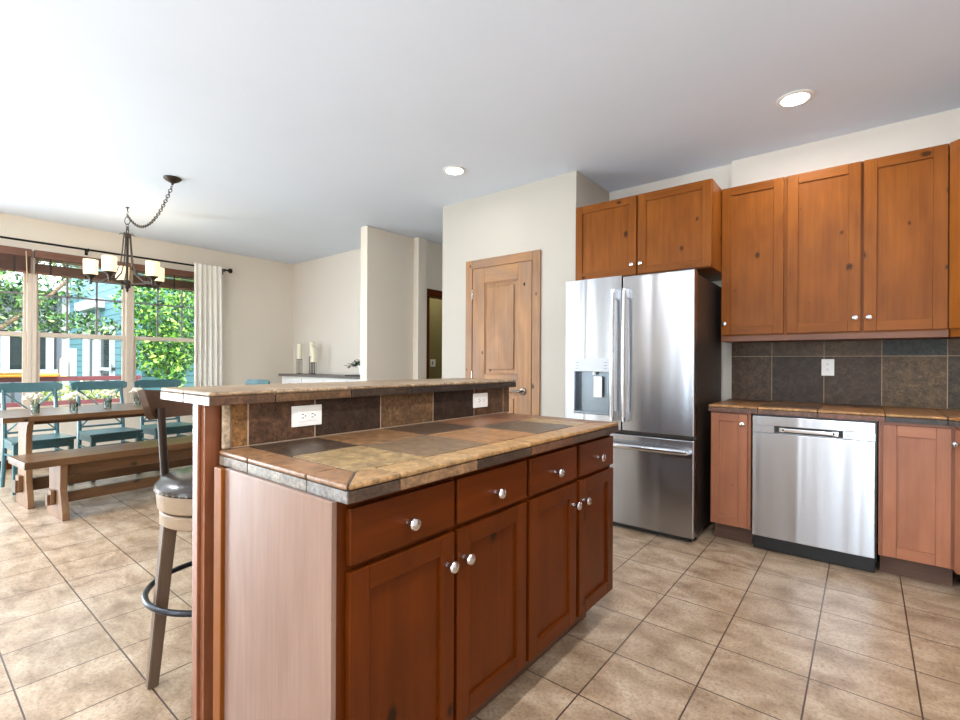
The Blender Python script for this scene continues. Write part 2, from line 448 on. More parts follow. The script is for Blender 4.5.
def dup(root, loc, rotz, label, group=None):
    r = root.copy(); COL.objects.link(r); r.location = loc; r.rotation_euler = (0, 0, rotz)
    r['label'] = label
    if group: r['group'] = group
    for ch in list(root.children):
        c = ch.copy(); COL.objects.link(c); c.parent = r
        for g in list(ch.children):
            d = g.copy(); COL.objects.link(d); d.parent = c
    return r
def place(root, loc, rotz):
    root.location = loc; root.rotation_euler = (0, 0, rotz)

# ------------------------------------------------------------------ room shell
CZ = 2.745
XL = -7.18          # inner face of the window wall
struct(MB().box(-7.34, 1.70, -2.75, 6.6, -0.12, 0.0).build('floor', 'floor'), 'beige square ceramic tile floor')
struct(MB().box(-7.34, 1.70, -2.75, 6.6, CZ, CZ + 0.15).build('ceiling', 'ceiling'), 'smooth white ceiling')
# window wall with one wide opening for three windows and a patio door behind the camera
WY0, WY1, WZ0, WZ1 = 0.06, 2.845, 0.58, 2.385
b = MB()
T = XL - 0.16
b.box(T, XL, WY1, 6.6, 0, CZ)
b.box(T, XL, WY0, WY1, 0, WZ0)
b.box(T, XL, WY0, WY1, WZ1, CZ)
b.box(T, XL, -0.40, WY0, 0, CZ)
b.box(T, XL, -2.30, -0.40, 2.12, CZ)
b.box(T, XL, -2.75, -2.30, 0, CZ)
struct(b.build('wall_left', 'wall'), 'cream wall with the triple window')
struct(MB().box(XL, -4.575, 4.10, 4.24, 0, CZ).build('wall_dining', 'wall_white'), 'pale wall behind the sideboard')
struct(MB().box(-4.575, -4.45, 3.445, 4.17, 0, CZ, bev=0.012).build('wall_wing', 'wall'), 'short cream wing wall')
struct(MB().box(-4.50, -4.365, 4.17, 4.325, 0, CZ, bev=0.008).build('wall_hall_end', 'wall'))
b = MB()
b.box(-4.50, -4.40, 4.325, 5.22, 2.06, CZ); b.box(-4.50, -4.40, 5.22, 6.6, 0, CZ)
struct(b.build('wall_hall', 'wall'), 'shaded hallway wall over a doorway')
struct(MB().box(-4.5, -3.2, 6.48, 6.6, 0, CZ).build('wall_hall_back', 'wall'))
b = MB()   # small olive room beyond the hallway door
b.box(-6.6, -4.5, 5.6, 5.7, 0, CZ); b.box(-6.7, -6.6, 4.24, 5.6, 0, CZ)
struct(b.build('wall_olive', 'olive'), 'olive painted wall seen through the hallway doorway')
b = MB()
b.box(-3.33, -3.005, 3.515, 3.635, 0, CZ); b.box(-2.168, -1.84, 3.515, 3.635, 0, CZ); b.box(-3.005, -2.168, 3.515, 3.635, 2.14, CZ)
b.box(-3.33, -3.23, 3.635, 6.6, 0, CZ); b.box(-1.94, -1.84, 3.635, 4.155, 0, CZ)
struct(b.build('wall_pantry', 'wall_cream'), 'cream pantry wall around the knotty door')
struct(MB().box(-3.2, -1.94, 4.6, 4.7, 0, CZ).build('wall_pantry_back', 'wall'))
b = MB(); b.box(-1.94, -0.815, 4.155, 4.30, 0, CZ); b.box(-0.815, 1.70, 4.10, 4.30, 0, CZ)
struct(b.build('wall_kitchen', 'wall_white'), 'cream kitchen wall above the cabinets')
struct(MB().box(1.55, 1.70, -2.75, 4.10, 0, CZ).build('wall_right', 'wall_white'))
b = MB()   # rear wall with three glazed openings
ops = [(-4.9, -4.3), (-2.45, -1.75), (-0.30, 0.75)]
x = XL
for a, c in ops:
    b.box(x, a, -2.75, -2.60, 0, CZ); b.box(a, c, -2.75, -2.60, 2.28, CZ); b.box(a, c, -2.75, -2.60, 0, 0.12); x = c
b.box(x, 1.55, -2.75, -2.60, 0, CZ)
struct(b.build('wall_rear', 'wall_rear'))

# baseboards
struct(MB().box(XL, XL + 0.015, -0.40, 4.08, 0, 0.10, bev=0.004).build('baseboard_left', 'cherry_y'), 'brown wooden baseboard under the windows')
struct(MB().box(XL + .02, -4.56, 4.085, 4.10, 0, 0.10, bev=0.004).build('baseboard_dining', 'cherry_x'))
# hallway doorway casing
b = MB()
b.box(-4.402, -4.378, 4.328, 4.385, 0, 2.034, 0, 0.004); b.box(-4.402, -4.378, 4.328, 5.29, 2.035, 2.125, 0, 0.004); b.box(-4.402, -4.382, 5.22, 5.29, 0, 2.034, 0, 0.004)
b.box(-4.50, -4.40, 4.328, 4.355, 0, 2.03, 0); b.box(-4.50, -4.40, 4.328, 5.22, 2.03, 2.06, 0)
struct(b.build('trim_1', 'cherry_z'), 'dark wooden casing of the hallway doorway')

# ------------------------------------------------------------------ windows (three double-hung units)
units = [(0.06, 1.0), (1.0, 1.905), (1.905, 2.845)]
for i, (ya, yb) in enumerate(units):
    ya2, yb2 = ya + 0.04, yb - 0.04
    X0, X1 = XL - 0.11, XL + 0.012
    b = MB()
    b.box(X0, X1, ya, ya2, WZ0, WZ1, 0, 0.006); b.box(X0, X1, yb2, yb, WZ0, WZ1, 0, 0.006)
    b.box(X0 + .003, X1 - .003, ya + .02, yb - .02, WZ1 - 0.04, WZ1 - .001, 0, 0.004); b.box(X0, X1 + 0.02, ya, yb, WZ0 - .02, WZ0 + 0.03, 0, 0.004)
    w = struct(b.build('window_%d' % (i + 1), 'paint'), 'double-hung window, taupe frame, number %d from the table end' % (i + 1))
    w['label'] = ['taupe window nearest the photo edge, its blind fully covering the head', 'taupe window behind the chandelier', 'taupe window beside the curtain'][i]
    # lower sash stands inward, upper sash outward
    def sash(name, za, zb, xa, xb, st):
        s_ = MB()
        s_.box(xa, xb, ya2, ya2 + st, za, zb, 0, 0.004); s_.box(xa, xb, yb2 - st, yb2, za, zb, 0, 0.004)
        s_.box(xa + .002, xb - .002, ya2 + st - .003, yb2 - st + .003, za, za + 0.05, 0, 0.004); s_.box(xa + .002, xb - .002, ya2 + st - .003, yb2 - st + .003, zb - 0.05, zb, 0, 0.004)
        return s_.build(name, 'paint', w)
    up = sash('upper_sash', 1.435, WZ1 - 0.04, XL - 0.10, XL - 0.065, 0.022)
    lo = sash('lower_sash', WZ0 + 0.03, 1.488, XL - 0.055, XL - 0.02, 0.032)
    MB().box(XL - 0.085, XL - 0.081, ya2 + .02, yb2 - .02, 1.48, WZ1 - .09).build('pane', 'glass', up)
    MB().box(XL - 0.040, XL - 0.036, ya2 + .03, yb2 - .03, WZ0 + .08, 1.44).build('pane', 'glass', lo)
    g = MB()
    for k in (1, 2):
        yy = ya2 + (yb2 - ya2) * k / 3
        g.box(XL - 0.094, XL - 0.076, yy - 0.009, yy + 0.009, 1.48, WZ1 - .09)
    g.box(XL - 0.094, XL - 0.076, ya2 + .02, yb2 - .02, 1.905, 1.923)
    g.build('muntins', 'muntin', up)
    lk = MB()
    for yy in (ya + 0.22, yb - 0.22): lk.box(XL - 0.05, XL - 0.015, yy - 0.035, yy + 0.035, 1.488, 1.500, 0, 0.003)
    lk.build('sash_lock', 'iron', lo)
struct(MB().box(XL, XL + 0.035, WY0 - .04, WY1 + .04, WZ0 - 0.03, WZ0 - 0.002, bev=0.006).build('trim_2', 'paint'), 'taupe window sill')
# patio door behind the camera
b = MB()
for yy in (-2.30, -1.38, -0.46): b.box(XL - .10, XL - .04, yy, yy + 0.06, 0, 2.12)
b.box(XL - .10, XL - .04, -2.3, -.4, 0, .08); b.box(XL - .10, XL - .04, -2.3, -.4, 2.06, 2.12)
struct(b.build('door_2', 'paint'))

# blinds
for i, (ya, yb) in enumerate(units):
    lab = ['brown wooden blind drawn up at the window nearest the photo edge', 'brown wooden blind behind the chandelier, with a bright gap under its valance', 'brown wooden blind at the window beside the curtain'][i]
    t = thing('window_blind', lab, 'blind', (XL + 0.03, (ya + yb) / 2, 2.13), 'wooden blinds at the windows')
    gap = (0.0, 0.055, 0.045)[i]
    MB().box(XL + 0.014, XL + 0.075, ya + .012, yb - .012, 2.305, 2.39, 0, 0.006).build('valance', 'blind', t)
    s = MB(); z = 2.155
    n = 0
    while z < 2.300 - gap:
        tilt = random.uniform(-0.003, 0.003)
        s.box(XL + 0.018, XL + 0.068, ya + .02, yb - .02, z + tilt * .3, z + 0.0035 + tilt * .3, 0); z += 0.0085; n += 1
    if gap > 0:
        for q in (2.262, 2.285): s.box(XL + 0.02, XL + 0.066, ya + .02, yb - .02, q, q + 0.003)
    s.build('slats', 'blind', t)
    MB().box(XL + 0.018, XL + 0.070, ya + .018, yb - .018, 2.13, 2.15, 0, 0.004).build('bottom_rail', 'blind', t)
    for fy in (0.16, 0.5, 0.84):
        yy = ya + (yb - ya) * fy
        MB().box(XL + 0.068, XL + 0.072, yy - 0.008, yy + 0.008, 2.13, 2.31).build('ladder_tape', 'stool_dark', t)
    MB().tube([(XL + 0.08, yb - 0.06, 2.36), (XL + 0.085, yb - 0.055, 2.2), (XL + 0.08, yb - 0.05, 2.02)], 0.006, 0, 6).build('cord', 'cord', t)

# curtain rod and curtain
XR = XL + 0.10
t = thing('curtain_rod', 'thin black curtain rod with a knob finial above the windows', 'curtain rod', (XR, 1.4, 2.47))
MB().tube([(XR, -0.5, 2.47), (XR, 3.05, 2.47)], 0.012, 0, 10).build('rod', 'iron', t)
MB().lathe([(0.012, 0), (0.014, 0.01), (0.032, 0.03), (0.036, 0.045), (0.03, 0.062), (0, 0.066)], 0, 16, Matrix.Translation((XR, 3.03, 2.47)) @ Matrix.Rotation(-PI / 2, 4, 'X')).build('finial', 'iron', t)
for yy in (-0.3, 1.47, 3.0):
    q = MB(); q.tube([(XL, yy, 2.455), (XR, yy, 2.455)], 0.007, 0, 8); q.box(XL, XL + .008, yy - .015, yy + .015, 2.42, 2.49, 0, .003); q.torus(0.015, .004, 0, 14, 6, Matrix.Translation((XR, yy, 2.47)) @ Matrix.Rotation(PI / 2, 4, 'X'))
    q.build('bracket', 'iron', t)
def curt(u, v):
    y = 2.585 + 0.35 * u + 0.02 * math.sin(v * 2) * u
    amp = 0.012 + 0.014 * min(1, v * 3)
    x = XR + 0.048 + amp * math.sin(u * 2 * PI * 5.5 + 0.5 * math.sin(v * 3)) + 0.008 * math.sin(u * 9 + v * 2)
    return (x, y, 2.495 - v * 2.46)
o = MB().grid(curt, 120, 30, 0, 0.004).build('window_curtain', 'curtain', None, 70)
tag(o, 'white pleated curtain hanging from the black rod', 'curtain')

# ------------------------------------------------------------------ pantry door
b = MB()
YF = 3.515
b.box(-3.005, -2.925, YF - 0.018, YF, 0, 2.147, 0, 0.004); b.box(-2.248, -2.168, YF - 0.018, YF, 0, 2.147, 0, 0.004)
b.box(-2.925, -2.248, YF - 0.018, YF, 2.067, 2.147, 1, 0.004)
struct(b.build('trim_3', ['door_z', 'door_x']), 'knotty wooden casing around the pantry door')
dr = struct(MB().box(-2.925, -2.248, YF - 0.004, YF + 0.036, 0.008, 2.067).build('door_1', 'door_z'), 'knotty rustic wooden pantry door with two raised panels')
q = MB()
def rect_frame(mb, x0, x1, z0, z1, wd, y0, y1, mi=0, bev=0.004):
    mb.box(x0, x0 + wd, y0, y1, z0, z1, mi, bev); mb.box(x1 - wd, x1, y0, y1, z0, z1, mi, bev)
    mb.box(x0 + wd, x1 - wd, y0, y1, z0, z0 + wd, mi, bev); mb.box(x0 + wd, x1 - wd, y0, y1, z1 - wd, z1, mi, bev)
Yd = YF - 0.004
# stiles and rails proud of the door slab
q.box(-2.918, -2.775, Yd - 0.012, Yd, 0.01, 2.06, 0, 0.003); q.box(-2.398, -2.255, Yd - 0.012, Yd, 0.01, 2.06, 0, 0.003)
q.box(-2.775, -2.398, Yd - 0.012, Yd, 1.92, 2.06, 1, 0.003); q.box(-2.775, -2.398, Yd - 0.012, Yd, 0.90, 1.07, 1, 0.003); q.box(-2.775, -2.398, Yd - 0.012, Yd, 0.01, 0.24, 1, 0.003)
q.build('stile', ['door_z', 'door_x'], dr)
for (z0, z1) in ((1.07, 1.92), (0.24, 0.90)):
    p = MB(); p.prism([(-2.775 + .045, z0 + .045), (-2.398 - .045, z0 + .045), (-2.398 - .045, z1 - .045), (-2.775 + .045, z1 - .045)], 'y', Yd - 0.012, Yd, 0, 0.006)
    rect_frame(p, -2.775, -2.398, z0, z1, 0.012, Yd - 0.007, Yd, 0, 0.003)
    p.build('raised_panel', 'door_z', dr)
q = MB()
q.lathe([(0, -.004), (0.034, -.004), (0.034, 0.006), (0.028, 0.010), (0, 0.011)], 0, 24, Matrix.Translation((-2.338, Yd - 0.014, 0.925)) @ Matrix.Rotation(PI / 2, 4, 'X'))
q.tube([(-2.338, Yd - .02, .925), (-2.338, Yd - .062, .925)], 0.010, 0, 10)
q.tube([(-2.332, Yd - .062, .925), (-2.38, Yd - .063, .930), (-2.43, Yd - .06, .922), (-2.452, Yd - .056, .918)], [0.011, .009, .008, .006], 0, 10)
q.build('lever_handle', 'pewter', dr)
for z in (1.82, 1.05, 0.25):
    MB().tube([(-2.921, Yd - .016, z - .045), (-2.921, Yd - .016, z + .045)], 0.008, 0, 8).build('hinge', 'nickel', dr)
q = MB(); q.lathe([(0, 0), (.010, 0), (.008, .002), (0, .003)], 0, 10, Matrix.Translation((-2.33, Yd - .012, 1.865)) @ Matrix.Rotation(PI / 2, 4, 'X') @ Matrix.Scale(1.6, 4, (0, 1, 0)))
q.build('knot', 'dark_hole', dr)

# ------------------------------------------------------------------ recessed ceiling lights
for (x, y, lab) in ((-0.331, 3.355, 'round recessed ceiling light in front of the tall wall cabinets'), (-2.617, 2.898, 'round recessed ceiling light in front of the pantry door')):
    t = thing('ceiling_light', lab, 'ceiling light', (x, y, CZ), 'recessed ceiling lights')
    MB().lathe([(0.070, -0.002), (0.094, -0.002), (0.094, -0.006), (0.078, -0.012), (0.070, -0.010), (0.070, -0.002)], 0, 36, Matrix.Translation((x, y, CZ)), cap=False).build('trim_ring', 'white', t)
    MB().lathe([(0, -0.004), (0.0705, -0.004), (0.0705, -0.001), (0, -0.001)], 0, 30, Matrix.Translation((x, y, CZ))).build('diffuser', 'lamp', t)

# ------------------------------------------------------------------ shaker cabinet helpers
def frame_mat(o, u, n):
    """local (u, v=depth outward, w=z) -> world; o = origin at front plane, u = horizontal direction, n = outward normal"""
    u = Vector(u).normalized(); n = Vector(n).normalized()
    m = Matrix((u, n, Vector((0, 0, 1)))).transposed().to_4x4(); m.translation = Vector(o); return m
def shaker(name, parent, m, u0, u1, z0, z1, mats, th=0.02, rail=0.06, panel=0.010, label=None):
    """five piece door: stiles, rails, recessed flat panel; mats = [vertical grain, horizontal grain]"""
    b = MB(); e = 0.0025
    b.box(u0, u0 + rail, 0, th, z0, z1, 0, e, 2, None, m); b.box(u1 - rail, u1, 0, th, z0, z1, 0, e, 2, None, m)
    b.box(u0 + rail, u1 - rail, 0, th, z1 - rail, z1, 1, e, 2, None, m); b.box(u0 + rail, u1 - rail, 0, th, z0, z0 + rail, 1, e, 2, None, m)
    b.box(u0 + rail - .002, u1 - rail + .002, 0, panel, z0 + rail - .002, z1 - rail + .002, 0, 0, 2, None, m)
    return b.build(name, mats, parent)
def slab(name, parent, m, u0, u1, z0, z1, mat, th=0.02):
    return MB().box(u0, u1, 0, th, z0, z1, 0, 0.004, 2, None, m).build(name, mat, parent)
def knob(parent, m, u, z, th=0.02, mat='chrome'):
    k = MB(); mm = m @ Matrix.Translation((u, th, z)) @ Matrix.Rotation(-PI / 2, 4, 'X')
    k.lathe([(0, -.001), (0.009, -.001), (0.009, 0.002), (0.0078, 0.005), (0.0075, 0.016), (0.010, 0.020), (0.0155, 0.0225), (0.0165, 0.026), (0.0145, 0.030), (0.008, 0.0325), (0, 0.033)], 0, 20, mm)
    return k.build('knob', mat, parent)

# ------------------------------------------------------------------ island cabinets
XI = -0.92      # carcass front plane; doors stand 2 cm proud
mI = frame_mat((XI, 0, 0), (0, 1, 0), (1, 0, 0))
ih = ['cherry_z', 'cherry_y']
island_units = [((0.632, 1.385), [(0.655, 1.006), (1.020, 1.375)], 'brown island base cabinet at the bare end panel, two drawers over two doors'),
                ((1.385, 2.100), [(1.396, 1.739), (1.768, 2.096)], 'brown island base cabinet at the refrigerator end, two drawers over two doors')]
for k, ((ya, yb), fr, lab) in enumerate(island_units):
    t = thing('island_cabinet', lab, 'cabinet', (-1.2, (ya + yb) / 2, 0), 'island base cabinets')
    c = MB()
    c.box(-1.49, XI, ya, yb, 0.139, 0.845, 0); c.box(-1.49, XI, ya, yb, 0.845, 0.862, 0)
    c.box(-1.49, XI - 0.085, ya, yb - (0.06 if k else 0), 0.0, 0.139, 1)
    c.build('carcass', ['cherry_z', 'toe'], t)
    if k == 0:
        e = MB(); e.box(-1.49, -0.918, 0.618, 0.632, 0.0, 0.862, 0, 0.002); e.build('end_panel', 'panel_z', t)
        e = MB(); e.box(-1.497, -1.448, 0.606, 0.632, 0.0, 0.862, 0, 0.003); e.build('corner_strip', 'alder_z', t)
    for j, (u0, u1) in enumerate(fr):
        d = slab('drawer', t, mI, u0, u1, 0.712, 0.842, 'cherry_y'); knob(d, mI, (u0 + u1) / 2, 0.768)
        d = shaker('door', t, mI, u0, u1, 0.138, 0.697, ih, rail=0.055)
        knob(d, mI, (u1 - 0.028) if j == 0 else (u0 + 0.028), 0.612)

# ------------------------------------------------------------------ island worktop (tiled)
TAN, DRK, RST, GRY, ORG_ = (176, 136, 92), (74, 60, 52), (150, 104, 68), (122, 98, 82), (172, 124, 78)
t = thing('island_worktop', 'island worktop of mixed tan and dark stone tiles', 'worktop', (-1.2, 1.36, 0.862))
zt = 0.905
b = MB(); b.box(-1.515, -0.888, 0.640, 2.092, 0.862, zt - 0.003); b.build('grout_bed', 'grout_dark', t)
b = MB(); g = 0.0016
def tl(x0, x1, y0, y1, c, z0=None, z1=None, mi=0):
    cc = tuple(max(0, min(255, v * random.uniform(.95, 1.05))) for v in c)
    b.box(x0 + g, x1 - g, y0 + g, y1 - g, zt - 0.012 if z0 is None else z0, zt if z1 is None else z1, mi, 0.002, 2, cc)
ys = [0.722, 0.96, 1.26, 1.56, 1.86, 2.0]
for y0, y1, c in zip(ys, ys[1:], [(76, 56, 42), (146, 104, 70), (84, 66, 52), (148, 112, 78), (128, 94, 68)]): tl(-1.52, -1.27, y0, y1, c)
for y0, y1, c in zip(ys, ys[1:], [(174, 136, 94), (128, 100, 78), (164, 120, 78), (100, 80, 64), (174, 140, 104)]): tl(-1.27, -0.975, y0, y1, c)
# caps: long edge
def cap(poly, c):
    b.prism(poly, 'z', zt - 0.014, zt, 0, 0.006, c)
yc = [0.628, 0.782, 1.08, 1.37, 1.66, 1.956, 2.10]
for i, (y0, y1) in enumerate(zip(yc, yc[1:])):
    a = 0.722 if i == 0 else y0; e = 2.0 if i == 5 else y1
    cap([(-0.975 + g, a + g), (-0.875, y0 + g), (-0.875, y1 - g), (-0.975 + g, e - g)], [(176, 138, 94), (180, 144, 98), (182, 142, 94), (180, 138, 88), (176, 134, 88), (172, 128, 84)][i])
xc = [-1.52, -1.339, -1.041, -0.875]
for i, (x0, x1) in enumerate(zip(xc, xc[1:])):
    cap([(x0 + g, 0.628), (x1 - g, 0.628), ((-0.975 if i == 2 else x1) - g, 0.722 - g), (x0 + g, 0.722 - g)], [(150, 110, 76), (154, 114, 80), (158, 118, 84)][i])
    cap([(x0 + g, 2.10), (x1 - g, 2.10), ((-0.975 if i == 2 else x1) - g, 2.0 + g), (x0 + g, 2.0 + g)], (140, 102, 72))
b.build('top_tiles', 'tile', t)
b = MB()
for i, (y0, y1) in enumerate(zip(yc, yc[1:])):
    c = [(84, 66, 54), (146, 114, 84), (70, 56, 46), (112, 76, 54), (84, 64, 50), (68, 52, 42)][i]
    b.box(-0.888, -0.877, y0 + g + (.003 if i == 0 else 0), y1 - g, 0.862, zt - 0.0155, 0, 0.0015, 2, c)
for i, (x0, x1) in enumerate(zip(xc, xc[1:])):
    c = [(132, 118, 104), (150, 142, 130), (138, 134, 130)][i]
    b.box(x0 + g, x1 - g - (.003 if i == 2 else 0), 0.630, 0.641, 0.862, zt - 0.0155, 0, 0.0015, 2, c)
    b.box(x0 + g, x1 - g, 2.088, 2.098, 0.862, zt - 0.0155, 0, 0.0015, 2, (72, 58, 50))
b.build('edge_tiles', 'tile', t)

# ------------------------------------------------------------------ raised bar: half wall with tiled face, then the tiled bar top
t = thing('bar_half_wall', 'wooden half wall with a brown tiled splash above the island worktop', 'half wall', (-1.6, 1.36, 0)); t['kind'] = 'thing'
b = MB(); b.box(-1.655, -1.531, 0.645, 2.14, 0, 1.043); b.build('core', 'cherry_z', t)
b = MB(); b.box(-1.625, -1.548, 0.600, 0.645, 0, 1.043, 0, 0.003); b.box(-1.660, -1.625, 0.612, 0.645, 0, 1.043, 0, 0.003); b.box(-1.612, -1.572, 0.590, 0.601, 0, 1.043, 0, 0.003)
b.build('end_post', 'post_z', t)
b = MB(); b.box(-1.531, -1.5208, 0.665, 2.14, 0.905, 1.043); b.build('grout_bed', 'grout', t)
b = MB()
yb_ = [0.664, 0.717, 0.953, 1.248, 1.548, 1.838, 2.083, 2.14]
for i, (y0, y1) in enumerate(zip(yb_, yb_[1:])):
    c = [(140, 100, 60), (96, 68, 50), (64, 48, 38), (116, 88, 62), (60, 45, 36), (96, 70, 50), (108, 80, 56)][i]
    b.box(-1.527, -1.519, y0 + .0028, y1 - .0028, 0.909, 1.043, 0, 0.0012, 2, c)
b.box(-1.527, -1.512, 0.638, 0.662, 0.905, 1.043, 0, 0.006, 3, (176, 156, 130))
b.build('splash_tiles', 'tile_matte', t)
t = thing('bar_ledge', 'narrow raised bar ledge of brown stone tiles over the island', 'bar counter', (-1.68, 1.37, 1.043))
b = MB(); b.box(-1.868, -1.492, 0.597, 2.14, 1.043, 1.080); b.build('grout_bed', 'grout', t)
b = MB()
yr = [0.585, 0.787, 1.08, 1.381, 1.668, 1.957, 2.152]
xr = [-1.88, -1.68, -1.48]
for i, (y0, y1) in enumerate(zip(yr, yr[1:])):
    for x0, x1 in zip(xr, xr[1:]):
        c = random.choice([(172, 148, 120), (160, 134, 106), (178, 152, 122)])
        b.box(x0 + g, x1 - g, y0 + g, y1 - g, 1.070, 1.083, 0, 0.006, 3, c)
    b.box(-1.493, -1.482, y0 + g, y1 - g, 1.043, 1.069, 0, 0.0015, 2, [(98, 70, 52), (110, 82, 58), (70, 56, 46), (64, 54, 50), (60, 50, 44), (62, 50, 42)][i])
    b.box(-1.878, -1.867, y0 + g, y1 - g, 1.043, 1.069, 0, 0.0015, 2, (90, 70, 54))
for x0, x1 in zip(xr, xr[1:]):
    b.box(x0 + g + .002, x1 - g - .002, 0.587, 0.598, 1.043, 1.069, 0, 0.0015, 2, (150, 142, 134))
    b.box(x0 + g + .002, x1 - g - .002, 2.139, 2.150, 1.043, 1.069, 0, 0.0015, 2, (64, 52, 46))
b.build('tiles', 'tile', t)

# ------------------------------------------------------------------ outlets
def outlet(m, lab, horizontal, wd=0.115, ht=0.072, th=0.006, grp='wall outlets'):
    """m: frame at the plate centre, u along wall"""
    t = thing('wall_outlet', lab, 'outlet', tuple(m.translation), grp)
    if not horizontal: wd, ht = ht, wd
    MB().box(-wd / 2, wd / 2, 0, th, -ht / 2, ht / 2, 0, 0.003, 2, None, m).build('cover_plate', 'plastic', t)
    for sg in (-1, 1):
        f = MB(); s = MB(); o_ = sg * .0185
        def bx(mb, u0, u1, w0, w1, d0, d1, bv=0):
            if horizontal: mb.box(o_ + u0, o_ + u1, d0, d1, w0, w1, 0, bv, 2, None, m)
            else: mb.box(w0, w1, d0, d1, o_ + u0, o_ + u1, 0, bv, 2, None, m)
        bx(f, -.016, .016, -.017, .017, th - .001, th + .002, .0015)
        fo = f.build('socket', 'white', t)
        for dv in (-.006, .006): bx(s, -.004, .004, dv - .0012, dv + .0012, th + .0015, th + .0026)
        bx(s, .0075, .0115, -.002, .002, th + .0015, th + .0026)
        s.build('slot_pattern', 'slot', fo)
    return t
outlet(frame_mat((-1.519, 0.919, 0.986), (0, 1, 0), (1, 0, 0)), 'white outlet plate on the brown splash tile near the bare end of the bar', True)
outlet(frame_mat((-1.519, 1.884, 0.984), (0, 1, 0), (1, 0, 0)), 'white outlet plate on the dark splash tile near the pantry door', True)
outlet(frame_mat((-0.204, 4.087, 1.155), (1, 0, 0), (0, -1, 0)), 'upright white outlet on the tiled backsplash over the dishwasher', False)
t = thing('light_switch', 'cream light switch on the olive wall in the hallway doorway', 'light switch', (-5.507, 5.6, 1.167))
mS = frame_mat((-5.507, 5.6, 1.167), (1, 0, 0), (0, -1, 0))
MB().box(-.06, .06, 0, .006, -.06, .06, 0, .003, 2, None, mS).build('cover_plate', 'plastic', t)
MB().box(-.012, .012, .005, .012, -.025, .025, 0, .003, 2, None, mS).build('rocker', 'muntin', t)

# ------------------------------------------------------------------ kitchen wall cabinets
YU = 3.79
mU = frame_mat((0, YU, 0), (1, 0, 0), (0, -1, 0))
uh = ['alder_z', 'alder_x']
t = thing('wall_cabinet', 'single door knotty wall cabinet beside the refrigerator cabinet', 'cabinet', (-.62, 3.95, 1.335), 'upper kitchen cabinets')
b = MB(); b.box(-0.813, -0.423, YU, 4.098, 1.372, 2.435); b.build('carcass', 'alder_z', t)
MB().box(-0.813, -0.423, YU - .012, 4.098, 1.335, 1.372, 0, .002).build('light_rail', 'rail_x', t)
d = shaker('door', t, mU, -0.811, -0.432, 1.382, 2.432, uh, rail=0.058); knob(d, mU, -0.787, 1.461)
t = thing('wall_cabinet', 'double door knotty wall cabinet above the dishwasher', 'cabinet', (-.03, 3.95, 1.335), 'upper kitchen cabinets')
b = MB(); b.box(-0.423, 0.366, YU, 4.098, 1.372, 2.435); b.build('carcass', 'alder_z', t)
MB().box(-0.423, 0.366, YU - .012, 4.098, 1.335, 1.372, 0, .002).build('light_rail', 'rail_x', t)
d = shaker('door', t, mU, -0.412, -0.026, 1.382, 2.432, uh, rail=0.062); knob(d, mU, -0.053, 1.464)
d = shaker('door', t, mU, -0.012, 0.360, 1.382, 2.432, uh, rail=0.062); knob(d, mU, 0.014, 1.464)
# diagonal corner wall cabinet
t = thing('corner_wall_cabinet', 'diagonal corner wall cabinet at the end of the upper row', 'cabinet', (0.9, 3.7, 1.335))
b = MB(); b.prism([(0.370, 4.098), (0.370, 3.79), (0.80, 3.36), (1.548, 3.36), (1.548, 4.098)], 'z', 1.335, 2.435); b.build('carcass', 'alder_z', t)
mC = frame_mat((0.370, 3.79, 0), (1, -1, 0), (-1, -1, 0))
shaker('door', t, mC, 0.012, 0.596, 1.382, 2.432, uh, rail=0.062)
# cabinet over the refrigerator
YR = 3.52
mR = frame_mat((0, YR, 0), (1, 0, 0), (0, -1, 0))
t = thing('wall_cabinet', 'short deep knotty cabinet above the refrigerator', 'cabinet', (-1.33, 3.8, 1.835), 'upper kitchen cabinets')
b = MB(); b.box(-1.838, -0.815, YR, 4.153, 1.835, 2.435); b.build('carcass', 'alder_z', t)
d = shaker('door', t, mR, -1.836, -1.336, 1.84, 2.432, uh, rail=0.058); knob(d, mR, -1.362, 1.915, mat='nickel')
d = shaker('door', t, mR, -1.322, -0.817, 1.84, 2.432, uh, rail=0.058); knob(d, mR, -1.296, 1.915, mat='nickel')

# ------------------------------------------------------------------ backsplash tiles on the kitchen wall
t = thing('tile_backsplash', 'dark brown stone tile backsplash between counter and wall cabinets', 'backsplash', (0, 4.1, 0.905)); t['kind'] = 'thing'
MB().box(-0.806, 1.548, 4.0885, 4.0995, 0.9065, 1.334).build('grout_bed', 'grout', t)
b = MB()
xs = [-0.806, -0.538, -0.226, 0.082, 0.391, 0.70, 1.01, 1.32, 1.548]
r1 = [(94, 74, 58), (74, 60, 50), (86, 69, 55), (108, 88, 66), (86, 74, 60), (86, 74, 60), (96, 80, 60), (86, 74, 60)]
r2 = [(98, 78, 60), (104, 84, 64), (104, 86, 66), (70, 72, 68), (100, 80, 60), (86, 74, 60), (96, 80, 60), (86, 74, 60)]
for i, (x0, x1) in enumerate(zip(xs, xs[1:])):
    b.box(x0 + .002, x1 - .002, 4.087, 4.094, 0.907, 1.230, 0, 0.0012, 2, r1[i]); b.box(x0 + .002, x1 - .002, 4.087, 4.094, 1.234, 1.335, 0, 0.0012, 2, r2[i])
b.build('tiles', 'tile_matte', t)

